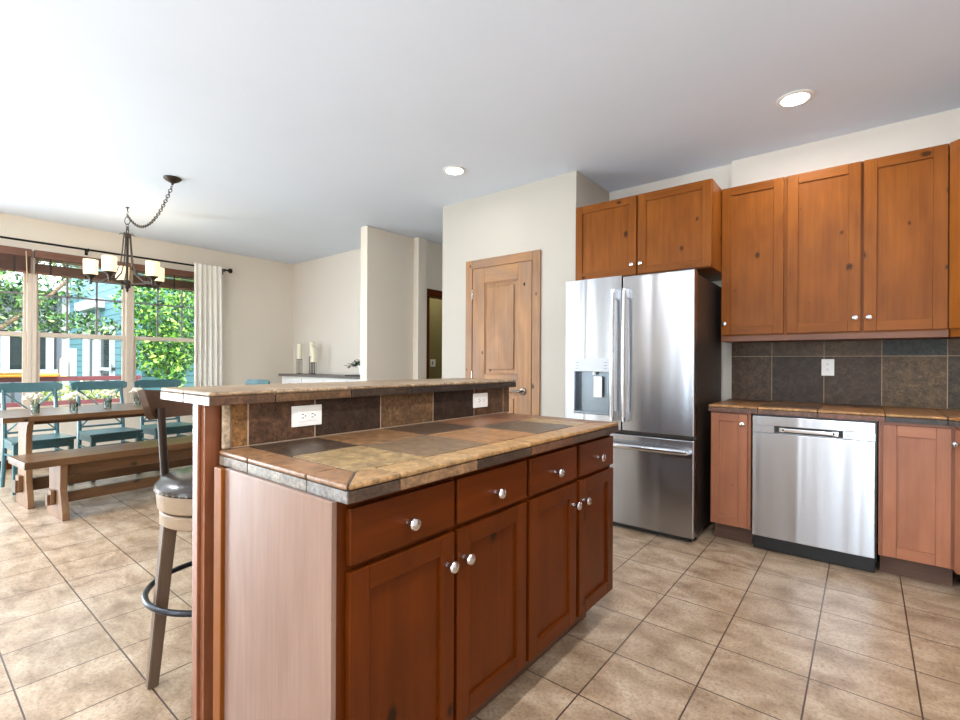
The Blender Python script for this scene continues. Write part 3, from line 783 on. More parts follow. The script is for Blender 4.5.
# ------------------------------------------------------------------ kitchen base cabinets, counter, dishwasher
YB = 3.47
mB = frame_mat((0, YB, 0), (1, 0, 0), (0, -1, 0))
bh = ['base_z', 'base_x']
def base_unit(x0, x1, lab):
    t = thing('base_cabinet', lab, 'cabinet', ((x0 + x1) / 2, 3.8, 0), 'lower kitchen cabinets')
    c = MB(); c.box(x0, x1, YB, 4.098, 0.116, 0.862, 0); c.box(x0 + .01, x1 - .0, YB + 0.075, 4.09, 0, 0.116, 1); c.build('carcass', ['base_z', 'toe'], t); return t
t = base_unit(-0.806, -0.570, 'narrow single door base cabinet between refrigerator and dishwasher')
d = shaker('door', t, mB, -0.802, -0.588, 0.122, 0.852, bh, rail=0.05); knob(d, mB, -0.612, 0.79, mat='nickel')
t = base_unit(0.058, 0.362, 'single door base cabinet between dishwasher and corner cabinet')
d = shaker('door', t, mB, 0.076, 0.347, 0.122, 0.845, bh, rail=0.058)
t = thing('corner_base_cabinet', 'diagonal corner base cabinet at the end of the lower row', 'cabinet', (0.9, 3.5, 0))
b = MB(); b.prism([(0.364, 4.098), (0.364, 3.47), (0.81, 3.02), (1.548, 3.02), (1.548, 4.098)], 'z', 0.10, 0.862, 0)
b.prism([(0.40, 4.09), (0.40, 3.545), (0.86, 3.09), (1.54, 3.09), (1.54, 4.09)], 'z', 0.0, 0.10, 1); b.build('carcass', ['base_z', 'toe'], t)
mD = frame_mat((0.364, 3.47, 0), (0.446, -0.45, 0), (-0.45, -0.446, 0))
d = shaker('door', t, mD, 0.012, 0.62, 0.122, 0.845, bh, rail=0.058); knob(d, mD, 0.030, 0.77, mat='chrome')
# dishwasher
t = thing('dishwasher', 'stainless dishwasher with pocket handle under the counter', 'dishwasher', (-0.25, 3.75, 0))
b = MB(); b.box(-0.564, 0.052, 3.50, 4.08, 0.06, 0.862, 0); b.box(-0.556, 0.045, 3.475, 3.50, 0.845, 0.8615, 0); b.build('tub', 'black', t)
b = MB(); b.box(-0.556, 0.045, 3.485, 3.60, 0.004, 0.092, 0, .004); b.build('toe_kick', 'black', t)
dd = MB().box(-0.556, 0.044, 3.443, 3.50, 0.096, 0.745, 0, .004).build('door', 'steel_dw', t)
# control band with a recessed pocket handle
b = MB()
b.box(-0.556, -0.44, 3.445, 3.50, 0.747, 0.792, 0, .001); b.box(-0.10, 0.044, 3.445, 3.50, 0.747, 0.792, 0, .001)
b.box(-0.556, 0.044, 3.445, 3.50, 0.792, 0.850, 0, .003); b.box(-0.44, -0.10, 3.478, 3.50, 0.745, 0.793, 0)
b.build('control_band', 'steel_dw', t)
b = MB(); b.box(-0.40, -0.135, 3.445, 3.456, 0.760, 0.782, 0, .004); b.box(-0.415, -0.385, 3.445, 3.48, 0.757, 0.785, 0, .003); b.box(-0.15, -0.12, 3.445, 3.48, 0.757, 0.785, 0, .003)
b.build('pocket_handle', 'chrome', t)
MB().box(-0.439, -0.101, 3.474, 3.479, 0.748, 0.791).build('pocket_recess', 'slot', t)
# countertop
t = thing('kitchen_worktop', 'tan tiled kitchen counter running over the dishwasher', 'worktop', (0, 3.8, 0.862))
b = MB(); b.prism([(-0.81, 4.098), (-0.81, 3.442), (0.335, 3.442), (0.80, 2.977), (1.548, 2.977), (1.548, 4.098)], 'z', 0.862, 0.902); b.build('grout_bed', 'grout_dark', t)
b = MB(); g2 = .0016
xk = [-0.815, -0.528, -0.219, 0.085, 0.330]
cols = [(176, 130, 84), (180, 134, 86), (174, 128, 80), (178, 132, 84)]
for i, (x0, x1) in enumerate(zip(xk, xk[1:])):
    b.box(x0 + g2, x1 - g2, 3.428, 3.53, 0.891, 0.906, 0, .006, 3, cols[i])
    b.box(x0 + g2, x1 - g2, 3.53 + 2 * g2, 3.81, 0.894, 0.906, 0, .002, 2, [(150, 104, 64), (96, 74, 58), (164, 112, 66), (150, 104, 64)][i])
    b.box(x0 + g2, x1 - g2, 3.81 + 2 * g2, 4.084, 0.894, 0.906, 0, .002, 2, [(120, 86, 58), (150, 104, 64), (110, 80, 56), (156, 108, 64)][i])
mE = frame_mat((0.330, 3.428, 0), (1, -1, 0), (-1, -1, 0))
for k in range(3): b.box(k * .222 + g2, (k + 1) * .222 - g2, -0.10, 0.0, 0.891, 0.906, 0, .006, 3, (184, 128, 74), mE)
b.prism([(0.332, 4.084), (0.332, 3.535), (0.402, 3.50), (0.87, 3.035), (1.545, 3.035), (1.545, 4.084)], 'z', 0.894, 0.906, 0, .002, (158, 110, 66))
b.build('top_tiles', 'tile', t)
b = MB()
for i, (x0, x1) in enumerate(zip(xk, xk[1:])):
    b.box(x0 + g2, x1 - g2, 3.431, 3.443, 0.862, 0.889, 0, .0015, 2, [(112, 78, 62), (112, 80, 64), (124, 82, 62), (66, 58, 54)][i])
for k in range(3): b.box(k * .222 + g2, (k + 1) * .222 - g2, -0.014, -0.003, 0.862, 0.889, 0, .0015, 2, [(92, 82, 76), (120, 84, 62), (70, 60, 54)][k], mE)
b.box(-0.814, -0.805, 3.44, 4.09, 0.862, 0.889, 0, .0015, 2, (96, 70, 56))
b.build('edge_tiles', 'tile', t)

# ------------------------------------------------------------------ refrigerator
t = thing('refrigerator', 'stainless french door refrigerator with ice dispenser', 'refrigerator', (-1.32, 3.6, 0))
FY = 3.25
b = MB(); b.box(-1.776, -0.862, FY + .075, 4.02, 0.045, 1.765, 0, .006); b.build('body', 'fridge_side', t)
b = MB(); b.box(-1.76, -0.88, FY + .05, FY + .12, 0.008, 0.05, 0, .004); b.build('toe_grille', 'black', t)
for x in (-1.74, -0.90):
    MB().box(x - .02, x + .02, FY + .10, FY + .16, 0, 0.012).build('foot', 'black', t)
# left door with dispenser well cut out: four slabs round the opening
DX0, DX1, DZ0, DZ1 = -1.712, -1.430, 0.800, 1.212
b = MB()
b.box(-1.783, DX0, FY, FY + .07, 0.703, 1.795, 0, .0); b.box(DX1, -1.343, FY, FY + .07, 0.703, 1.795, 0, 0)
b.box(DX0, DX1, FY, FY + .07, DZ1, 1.795, 0, 0); b.box(DX0, DX1, FY, FY + .07, 0.703, DZ0, 0, 0)
bmesh.ops.remove_doubles(b.bm, verts=b.bm.verts, dist=1e-5)
ld = b.build('door', 'steel', t)
q = MB(); q.box(DX0, DX1, FY - .004, FY + .03, 1.113, DZ1, 0, .003); cp = q.build('control_panel', 'panel_grey', ld)
for xa_, xb_ in ((-1.695, -1.672), (-1.472, -1.447)):
    q = MB()
    for i in range(3): q.box(xa_, xb_, FY - .0048, FY - .0035, 1.135 + i * .022, 1.139 + i * .022)
    q.build('button_print', 'muntin', cp)
q = MB()
q.box(DX0, DX1, FY + .055, FY + .07, DZ0, 1.113); q.box(DX0, DX0 + .012, FY - .002, FY + .06, DZ0, 1.113, 0, .003); q.box(DX1 - .012, DX1, FY - .002, FY + .06, DZ0, 1.113, 0, .003)
q.box(DX0, DX1, FY - .006, FY + .06, DZ0, DZ0 + .02, 0, .004)
q.build('dispenser_well', 'disp_grey', ld)
q = MB(); q.box(-1.565, -1.500, FY + .025, FY + .035, 0.925, 1.078, 0, .004); q.tube([(-1.56, FY + .03, 1.113), (-1.56, FY + .03, 1.09)], .012, 0, 10); q.build('dispenser_paddle', 'white', ld)
b = MB(); b.box(-1.335, -0.855, FY, FY + .07, 0.703, 1.787, 0, .008, 3)
rd = b.build('door', 'steel', t)
q = MB(); mL = Matrix.Translation((-0.947, FY - .001, 1.674)) @ Matrix.Rotation(PI / 2, 4, 'X')
q.lathe([(0, -.001), (.021, -.001), (.021, .001), (.019, .0018), (.0175, .001), (0, .001)], 0, 28, mL); q.torus(.0165, .001, 0, 24, 6, mL @ Matrix.Translation((0, 0, .0012)))
for (cx, r) in ((-.006, .006), (.007, .006)):
    q.tube([(cx + r * math.cos(a), r * 1.1 * math.sin(a), .0015) for a in [0.6 + i * .5 for i in range(11)]], .0012, 0, 6, mat=mL)
q.build('round_badge', 'chrome', rd)
b = MB(); b.box(-1.783, -0.855, FY, FY + .07, 0.045, 0.677, 0, .008, 3)
fd = b.build('freezer_drawer', 'steel', t)
def bar_handle(x, par):
    q = MB(); q.tube([(x, FY - .055, .80), (x, FY - .064, 1.0), (x, FY - .068, 1.235), (x, FY - .064, 1.47), (x, FY - .055, 1.67)], 0, 0, 14, flat=(.014, .019))
    for z in (.80, 1.66): q.box(x - .013, x + .013, FY - .062, FY + .002, z - .03, z + .035, 0, .005)
    q.build('handle', 'chrome', par)
bar_handle(-1.385, ld); bar_handle(-1.300, rd)
q = MB(); q.tube([(-1.735, FY - .052, .605), (-1.55, FY - .064, .605), (-1.32, FY - .068, .605), (-1.08, FY - .064, .605), (-0.893, FY - .052, .605)], 0, 0, 14, flat=(.019, .014))
for x in (-1.725, -0.905): q.box(x - .025, x + .025, FY - .06, FY + .002, .592, .618, 0, .005)
q.build('handle', 'chrome', fd)
for x in (-1.74, -0.90): MB().box(x - .03, x + .03, FY + .03, FY + .14, 1.765, 1.80, 0, .006).build('hinge_cap', 'black', t)

# ------------------------------------------------------------------ dining chairs (local: faces +x, origin on the floor)
def make_chair(label):
    t = thing('dining_chair', label, 'chair', (0, 0, 0), 'teal cross-back dining chairs')
    s = MB(); s.prism([(-.20, -.195), (.21, -.225), (.225, -.20), (.225, .20), (.21, .225), (-.20, .195)], 'z', .435, .462, 0, .006); s.build('seat', 'teal', t)
    a = MB(); a.box(-.185, .19, -.195, -.175, .375, .437); a.box(-.185, .19, .175, .195, .375, .437); a.box(.175, .195, -.195, .195, .375, .437); a.box(-.195, -.175, -.18, .18, .375, .437); a.build('apron', 'teal', t)
    for sy in (-1, 1):
        l = MB(); m = [(0.165, sy * .165), (0.2, sy * .2)]
        l.prism([(.158, sy * .172), (.198, sy * .172), (.198, sy * .21), (.158, sy * .21)], 'z', .0, .437, 0, .004); l.build('leg', 'teal', t)
        l = MB(); l.tube([(-.245, sy * .19, 0.0), (-.20, sy * .188, .25), (-.195, sy * .187, .45), (-.215, sy * .187, .68), (-.262, sy * .187, .90)], [.017, .019, .020, .018, .016], 0, 8); l.build('rear_leg', 'teal', t)
    k = MB()
    def rail(u, v):
        y = -.245 + .49 * u; e = abs(2 * u - 1); drop = .02 * max(0, (e - .85) / .15)
        return (-.262 - .02 * (1 - e * e) - .012 * v, y, .868 + drop + (.088 - 2 * drop) * v)
    k.grid(rail, 20, 4, 0, .022); k.build('top_rail', 'teal', t)
    for sg in (-1, 1):
        k = MB(); k.tube([(-.20, sg * .18, .50), (-.225 - .005 * sg, 0, .69), (-.257, -sg * .18, .87)], 0, 0, 8, flat=(.007, .020)); k.build('cross_bar', 'teal', t)
    k = MB(); k.tube([(-.192, -.185, .50), (-.192, .185, .50)], .010, 0, 8); k.build('back_rail', 'teal', t)
    k = MB()
    for sy in (-1, 1):
        k.tube([(.178, sy * .185, .31), (-.20, sy * .185, .31)], .009, 0, 8)
    k.tube([(0, -.185, .31), (0, .185, .31)], .009, 0, 8); k.build('stretcher', 'teal', t)
    return t
A5 = math.radians(5)
ch = make_chair('teal cross-back chair at the near end of the table window side')
place(ch, (-5.985, 0.880, 0), A5)
dup(ch, (-6.035, 1.430, 0), A5, 'middle teal cross-back chair on the window side of the table')
dup(ch, (-6.090, 1.985, 0), A5, 'teal cross-back chair beyond the stool, third along the window side')
dup(ch, (-5.640, 2.520, 0), -PI / 2 + A5 - .02, 'teal cross-back chair at the far head of the table beyond the bar')

# ------------------------------------------------------------------ dining table and bench (local y along their length)
t = thing('dining_table', 'long rustic brown trestle dining table by the windows', 'table', (0, 0, 0))
HL, HW = 0.93, 0.40
b = MB()
for k in range(4):
    x0 = -HW + k * HW / 2; b.box(x0 + .0004, x0 + HW / 2 - .0004, -HL + .10, HL - .10, .712, .750, 0, .002)
b.box(-HW, HW, -HL, -HL + .099, .712, .750, 0, .003); b.box(-HW, HW, HL - .099, HL, .712, .750, 0, .003)
b.build('tabletop', 'rustic_y', t)
prof = [(-.21, 0), (.21, 0), (.205, .06), (.15, .20), (.13, .45), (.135, .58), (.17, .66), (.26, .712), (-.26, .712), (-.17, .66), (-.135, .58), (-.13, .45), (-.15, .20), (-.205, .06)]
for y in (-HL + .205, HL - .205):
    l = MB(); l.prism([(px_ * .85, pz_) for px_, pz_ in prof], 'y', y - .020, y + .020, 0, .004); l.build('leg', 'rustic_z', t)
b = MB(); b.box(-.03, .03, -HL + .14, HL - .14, .115, .215, 0, .004); b.build('stretcher', 'rustic_y', t)
b = MB(); b.box(-.03, .03, -HL + .25, HL - .25, .65, .712, 0, .003); b.build('apron', 'rustic_y', t)
for y in (-HL + .170, HL - .170): MB().box(-.045, .045, y - .014, y + .014, .13, .25, 0, .003).build('wedge', 'rustic_z', t)
TT = (-5.345, 1.425, 0); place(t, TT, math.radians(4.0))
t = thing('dining_bench', 'long rustic brown wooden bench in front of the table', 'bench', (0, 0, 0))
BL, BW = 0.80, 0.21
b = MB(); b.box(-BW, 0, -BL, BL, .412, .464, 0, .005); b.box(0.0006, BW, -BL, BL, .412, .464, 0, .005); b.build('seat_board', 'rustic_y', t)
prof = [(-.185, 0), (.185, 0), (.18, .05), (.125, .22), (.135, .412), (-.135, .412), (-.125, .22), (-.18, .05)]
for y in (-BL + .235, BL - .235):
    l = MB(); l.prism(prof, 'y', y - .022, y + .022, 0, .004); l.build('leg', 'rustic_z', t)
b = MB(); b.box(.055, .09, -BL + .22, BL - .22, .305, .411, 0, .004); b.box(-.09, -.055, -BL + .22, BL - .22, .305, .411, 0, .004); b.build('apron', 'rustic_y', t)
b = MB(); b.box(-.022, .022, -BL + .165, BL - .165, .095, .175, 0, .004); b.build('stretcher', 'rustic_y', t)
for y in (-BL + .195, BL - .195): MB().box(-.035, .035, y - .012, y + .012, .105, .205, 0, .003).build('wedge', 'rustic_z', t)
place(t, (-4.785, 1.375, 0), math.radians(4.5))

# vases with flowers
def make_vase(lab):
    t = thing('flower_vase', lab, 'vase', (0, 0, 0), 'vases along the table')
    MB().lathe([(0, 0), (.030, 0), (.034, .01), (.033, .05), (.036, .085), (.040, .105), (.0375, .105), (.033, .085), (.030, .05), (.031, .012), (0, .008)], 0, 20).build('glass_body', 'vase', t)
    s = MB(); r = random.Random(3)
    for i in range(9):
        a = r.uniform(0, 2 * PI); rr = r.uniform(.01, .06)
        s.tube([(.012 * math.cos(a), .012 * math.sin(a), .012), (.02 * math.cos(a), .02 * math.sin(a), .09), (rr * math.cos(a), rr * math.sin(a), .15)], .0025, 0, 5)
    s.build('stems', 'stem', t)
    f = MB()
    for i in range(26):
        a = r.uniform(0, 2 * PI); rr = .085 * math.sqrt(r.random()); h = .155 + .05 * (1 - (rr / .085) ** 2) + r.uniform(-.012, .012)
        R = r.uniform(.016, .024)
        m = Matrix.Translation((rr * math.cos(a), rr * math.sin(a), h)) @ Matrix.Rotation(r.uniform(0, .6), 4, 'X')
        for k in range(3):
            f.lathe([(0, -.4 * R + k * .3 * R), (R * (1 - .22 * k) * .7, -.1 * R + k * .3 * R), (R * (1 - .22 * k), .25 * R + k * .28 * R), (R * .6 * (1 - .22 * k), .3 * R + k * .3 * R), (0, .2 * R + k * .3 * R)], 0, 8, m)
    fl = f.build('blossoms', 'petal', t)
    return t
v = make_vase('glass vase of white flowers nearest the near end of the table')
vz = .7505
v.scale = (.78, .78, .74)
place(v, (-5.16, .742, vz), 0)
dup(v, (-5.09, .966, vz), 1.3, 'glass vase of white flowers, second from the near end of the table')
dup(v, (-5.25, 1.232, vz), 2.4, 'glass vase of white flowers, third from the near end of the table')
dup(v, (-5.46, 1.512, vz), 3.9, 'glass vase of white flowers beside the stool back, fourth from the near table end')

# ------------------------------------------------------------------ bar stool (local: faces +x)
t = thing('bar_stool', 'wooden swivel bar stool with dark leather seat and curved back', 'stool', (0, 0, 0))
MB().lathe([(0, .690), (.232, .690), (.241, .697), (.240, .710), (.218, .732), (.16, .748), (.08, .757), (0, .760)], 0, 44).build('seat_cushion', 'leather', t)
n = MB()
for i in range(56):
    a = 2 * PI * i / 56
    n.lathe([(0, 0), (.0052, 0), (.004, .0025), (0, .0035)], 0, 8, Matrix.Rotation(a, 4, 'Z') @ Matrix.Translation((.2385, 0, .697)) @ Matrix.Rotation(PI / 2, 4, 'Y'))
n.build('nailhead_trim', 'pewter', t)
MB().lathe([(0, .626), (.224, .626), (.231, .632), (.236, .684), (.234, .690), (0, .690)], 0, 44).build('seat_ring', 'apron', t)
MB().lathe([(0, .618), (.205, .618), (.205, .626), (0, .626)], 0, 36).build('swivel_plate', 'iron', t)
MB().lathe([(0, .570), (.218, .570), (.224, .575), (.224, .612), (.219, .618), (0, .618)], 0, 44).build('swivel_ring', 'apron', t)
for k in range(4):
    a = k * PI / 2
    l = MB(); c, s_ = math.cos(a), math.sin(a)
    def sect(r, z, w): return [Vector((c * (r + dx * w) - s_ * dy * w, s_ * (r + dx * w) + c * dy * w, z)) for dx, dy in ((-1, -1), (1, -1), (1, 1), (-1, 1))]
    bb = bmesh.new(); A = [bb.verts.new(p) for p in sect(.250, 0, .017)]; B = [bb.verts.new(p) for p in sect(.196, .610, .023)]
    bb.faces.new(A); bb.faces.new(list(reversed(B)))
    for i in range(4): bb.faces.new((A[i], A[(i + 1) % 4], B[(i + 1) % 4], B[i]))
    bmesh.ops.recalc_face_normals(bb, faces=bb.faces); bmesh.ops.bevel(bb, geom=list(bb.edges), offset=.003, segments=2, affect='EDGES')
    l.absorb(bb); l.build('leg', 'stool_z', t)
MB().torus(.266, .0110, 0, 52, 10, Matrix.Translation((0, 0, .305))).build('foot_ring', 'ring_metal', t)
b = MB()
def backf(u, v):
    a = PI + (u - .5) * 2 * math.radians(56)
    edge = abs(2 * u - 1); lo_ = .943 + .05 * max(0, (edge - .82) / .18) ** 2; hi_ = 1.064 - .016 * (1 - edge ** 2); zz = lo_ + (hi_ - lo_) * v
    R = .268 + .022 * v
    return (R * math.cos(a) - .01, R * math.sin(a), zz)
b.grid(backf, 28, 6, 0, .022); b.build('backrest', 'stool_y', t)
for sg in (-1, 1):
    b = MB(); a = PI + sg * math.radians(43)
    b.tube([(.236 * math.cos(a), .236 * math.sin(a), .63), (.246 * math.cos(a), .246 * math.sin(a), .75), (.262 * math.cos(a) - .01, .258 * math.sin(a), .985)], 0, 0, 12, flat=(.013, .019), ref=(math.cos(a), math.sin(a), 0)); b.build('back_post', 'stool_dark', t)
place(t, (-1.985, .852, 0), math.radians(-3))

# ------------------------------------------------------------------ sideboard with candles and plant
t = thing('sideboard', 'white sideboard with a grey wooden top against the dining wall', 'sideboard', (-5.75, 3.88, 0))
b = MB(); b.box(-6.82, -4.62, 3.72, 4.08, .10, .962, 0, .003)
b.build('body', 'white', t)
for x in (-6.78, -4.70):
    for y in (3.74, 4.02): MB().box(x, x + .05, y, y + .05, 0, .10, 0, .003).build('leg', 'white', t)
MB().box(-6.86, -4.585, 3.68, 4.085, .962, .995, 0, .004).build('top', 'greytop', t)
for k in range(4):
    x0 = -6.80 + k * .54
    mm = frame_mat((0, 3.72, 0), (1, 0, 0), (0, -1, 0))
    d = slab('drawer', t, mm, x0 + .01, x0 + .53, .76, .94, 'white', .014); knob(d, mm, x0 + .27, .85, .014, 'iron')
    d = shaker('door', t, mm, x0 + .01, x0 + .53, .12, .74, ['white', 'white'], .016, .06); knob(d, mm, x0 + .48, .5, .016, 'iron')
for (x, y, zh, zc, word) in ((-6.645, 3.90, 1.217, 1.443, 'standing apart at the window end of the sideboard'), (-6.405, 3.96, 1.254, 1.470, 'the tallest, half hidden behind the shortest'), (-6.205, 3.86, 1.168, 1.388, 'the lowest, in front of the tallest')):
    t = thing('candle_holder', 'dark metal candle stand, ' + word, 'candle holder', (x, y, .995), 'candle stands on the sideboard')
    MB().lathe([(0, zh - .008), (.040, zh - .008), (.042, zh - .002), (.042, zh), (0, zh)], 0, 20, Matrix.Translation((x, y, 0))).build('plate', 'iron', t)
    b = MB(); b.torus(.036, .004, 0, 20, 6, Matrix.Translation((x, y, .999))); b.build('base_ring', 'iron', t)
    for k in range(4):
        a = PI / 4 + k * PI / 2
        b = MB(); b.tube([(x + .036 * math.cos(a), y + .036 * math.sin(a), .997), (x + .036 * math.cos(a), y + .036 * math.sin(a), zh - .006)], .0045, 0, 8); b.build('leg', 'iron', t)
    c = thing('pillar_candle', 'ivory pillar candle on the metal stand ' + word, 'candle', (x, y, zh), 'pillar candles on the sideboard')
    MB().lathe([(0, zh + .0005), (.037, zh + .0005), (.037, zc - .004), (.034, zc), (.03, zc - .003), (0, zc - .006)], 0, 24, Matrix.Translation((x, y, 0))).build('wax', 'candle', c)
    MB().tube([(x, y, zc - .008), (x + .002, y, zc + .010)], .0018, 0, 6).build('wick', 'iron', c)
o = MB().box(-5.18, -4.80, 3.665, 3.93, .9955, 1.012, 0, .004).build('serving_tray', 'dark_tray'); tag(o, 'dark tray under the potted plant on the sideboard', 'tray')
px, py = -4.96, 3.80
t = thing('potted_plant', 'dark green trailing plant in a pale pot half hidden by the wing wall', 'plant', (px, py, 1.0125))
MB().lathe([(0, 1.013), (.055, 1.013), (.075, 1.12), (.08, 1.14), (.07, 1.14), (.066, 1.12), (0, 1.115)], 0, 24, Matrix.Translation((px, py, 0))).build('pot', 'white', t)
f = MB(); st = MB(); r = random.Random(5)
for i in range(26):
    a = r.uniform(0, 2 * PI) if i > 9 else r.uniform(2.5, 3.9); L = r.uniform(.10, .27); h = r.uniform(.02, .10)
    pts = [Vector((px + L * s_ * math.cos(a), py + .7 * L * s_ * math.sin(a), 1.12 + h * math.sin(s_ * 2.4) - .03 * s_)) for s_ in (0, .35, .7, 1)]
    st.tube(pts, .002, 0, 5)
    for s_ in range(1, 4):
        for q in range(2):
            c = pts[s_]; dirv = Vector((math.cos(a + (q - .5) * 1.6), math.sin(a + (q - .5) * 1.6), r.uniform(-.5, .4))).normalized(); w = dirv.cross(Vector((0, 0, 1))).normalized() * .016
            tip = c + dirv * .05; mid = c + dirv * .024 + Vector((0, 0, .006))
            bb = bmesh.new(); vv = [bb.verts.new(p) for p in (c, mid + w, tip, mid - w)]; bb.faces.new(vv)
            bmesh.ops.solidify(bb, geom=list(bb.faces), thickness=.0012); f.absorb(bb)
st.build('stems', 'stem', t); f.build('leaves', 'plant', t)

# ------------------------------------------------------------------ chandelier
CX_, CY_ = -5.88, 1.535
t = thing('chandelier', 'bronze chandelier with five cream glass shades and a swagged chain', 'chandelier', (CX_, CY_, CZ))
kx, ky = -4.635, 1.529
MB().lathe([(0, CZ), (.066, CZ), (.068, CZ - .008), (.055, CZ - .022), (.028, CZ - .038), (.012, CZ - .046), (.008, CZ - .06), (0, CZ - .062)], 0, 30, Matrix.Translation((kx, ky, 0))).build('ceiling_canopy', 'bronze', t)
b = MB(); b.lathe([(0, CZ), (.018, CZ), (.018, CZ - .006), (.006, CZ - .012), (.005, CZ - .04), (0, CZ - .04)], 0, 14, Matrix.Translation((CX_, CY_, 0)))
b.tube([(CX_, CY_, CZ - .03), (CX_ + .018, CY_, CZ - .055), (CX_ + .012, CY_, CZ - .085), (CX_ - .014, CY_, CZ - .085), (CX_ - .022, CY_, CZ - .06)], .004, 0, 8); b.build('ceiling_hook', 'bronze', t)
# chain links along a sagging curve then straight down
def link(mb, p, d, k, L=.040, Wd=.013, r=.0032):
    d = d.normalized(); s0 = Vector((0, 0, 1)).cross(d)
    if s0.length < .05: s0 = Vector((1, 0, 0))
    s0.normalize(); s1 = d.cross(s0)
    w = s0 if k % 2 else s1
    mb.tube([p + d * (L / 2 * math.cos(a)) + w * (Wd * math.sin(a)) for a in [2 * PI * i / 12 for i in range(12)]], r, 0, 6, closed=True)
P0, P1 = Vector((kx, ky, CZ - .06)), Vector((CX_, CY_, CZ - .085))
def swag(s_):
    p = P0.lerp(P1, s_); p.z -= 4 * .22 * s_ * (1 - s_); return p
b = MB(); smp = [swag(i / 400) for i in range(401)]; acc = 0; k = 0
for i in range(400):
    acc += (smp[i + 1] - smp[i]).length
    if acc >= .031: link(b, smp[i], smp[i + 1] - smp[i], k); k += 1; acc = 0
z = CZ - .10; k = 0
b.build('swag_chain', 'bronze', t)
b = MB()
b.torus(.042, .004, 0, 24, 6, Matrix.Translation((CX_, CY_, CZ - .135)) @ Matrix.Rotation(PI / 2, 4, 'X') @ Matrix.Rotation(.3, 4, 'Y'))
link(b, Vector((CX_, CY_, CZ - .19)), Vector((0, 0, 1)), 0); link(b, Vector((CX_, CY_, CZ - .215)), Vector((0, 0, 1)), 1)
b.torus(.034, .005, 0, 20, 6, Matrix.Translation((CX_, CY_, CZ - .245)) @ Matrix.Rotation(PI / 2, 4, 'X') @ Matrix.Scale(1.3, 4, (0, 1, 0)))
b.build('hanging_loop', 'bronze', t)
ZT, ZH = CZ - .275, 1.955
b = MB(); b.lathe([(0, ZT + .012), (.012, ZT + .012), (.03, ZT), (.034, ZT - .02), (.026, ZT - .035), (.012, ZT - .04), (.011, ZH + .05), (.028, ZH + .03), (.034, ZH), (.028, ZH - .03), (.012, ZH - .045), (.014, ZH - .06), (.008, ZH - .075), (0, ZH - .08)], 0, 20, Matrix.Translation((CX_, CY_, 0))); b.build('column', 'bronze', t)
RR = .297
cdir = Vector((-CX_, -CY_, 0)).normalized(); rdir = Vector((cdir.y * -1, cdir.x, 0))
cdir = Vector((0.968, -0.25, 0)); rdir = Vector((0.25, 0.968, 0))
for k in range(5):
    th = math.radians(-28 + 72 * k)
    d = cdir * math.cos(th) + rdir * math.sin(th)
    C = Vector((CX_, CY_, 0))
    ar = MB()
    ar.tube([C + d * .030 + Vector((0, 0, ZT - .02)), C + d * .040 + Vector((0, 0, ZT - .16)), C + d * .055 + Vector((0, 0, ZT - .30)), C + d * .10 + Vector((0, 0, ZH + .10)), C + d * .19 + Vector((0, 0, ZH + .025)), C + d * RR + Vector((0, 0, ZH + .015))], 0, 0, 8, flat=(.009, .006))
    ar.tube([C + d * .02 + Vector((0, 0, ZH + .0)), C + d * RR + Vector((0, 0, ZH + .012))], 0, 0, 8, flat=(.010, .006))
    ar.tube([C + d * .030 + Vector((0, 0, ZT - .01)), C + d * .055 + Vector((0, 0, ZT + .005)), C + d * .068 + Vector((0, 0, ZT - .012))], .004, 0, 6)
    a = ar.build('arm', 'bronze', t)
    mm = Matrix.Translation(C + d * RR)
    MB().lathe([(0, ZH - .02), (.010, ZH - .018), (.012, ZH + .03), (.03, ZH + .055), (.048, ZH + .068), (.052, ZH + .075), (0, ZH + .075)], 0, 20, mm).build('cup', 'bronze', a)
    MB().lathe([(.025, ZH + .076), (.052, ZH + .076), (.058, ZH + .086), (.0605, ZH + .222), (.0575, ZH + .222), (.0545, ZH + .09), (.025, ZH + .082)], 0, 28, mm).build('lamp_shade', 'shade', a)
    pl = bpy.data.lights.new('bulb', 'POINT'); pl.energy = 0.7; pl.color = (1, .82, .6); pl.shadow_soft_size = .02
    po = bpy.data.objects.new('bulb', pl); COL.objects.link(po); po.location = C + d * RR + Vector((0, 0, ZH + .26)) - t.location; po.parent = t

# ------------------------------------------------------------------ outside: yard, neighbouring house, trees, rail
struct(MB().box(-40, -7.36, -18, 30, -0.5, -0.3).build('ground', 'grass'), 'grassy yard outside the windows')
t = thing('neighbour_house', 'teal and grey clapboard house with white trim outside the windows', 'house', (-14, 5, -.3))
b = MB(); b.box(-17.5, -11.3, 3.2, 7.5, -.3, 4.6); b.build('teal_wall', 'siding_teal', t)
b = MB(); b.box(-24.0, -17.5, -6.0, 7.5, -.3, 3.1); b.build('grey_wall', 'siding_grey', t)
b = MB(); b.prism([(-6.5, 3.05), (8.0, 3.05), (8.0, 3.2), (-6.5, 3.2)], 'x', -24.4, -17.2); b.build('eave', 'house_white', t)
b = MB()
b.box(-17.52, -17.40, 3.05, 3.22, -.3, 4.6)
b.box(-15.65, -15.25, 3.14, 3.2, -.3, 2.4); b.box(-15.8, -13.9, 3.0, 3.2, 2.42, 2.64); b.box(-14.50, -14.3, 3.16, 3.2, -.3, 2.4)
b.build('porch_trim', 'house_white', t)
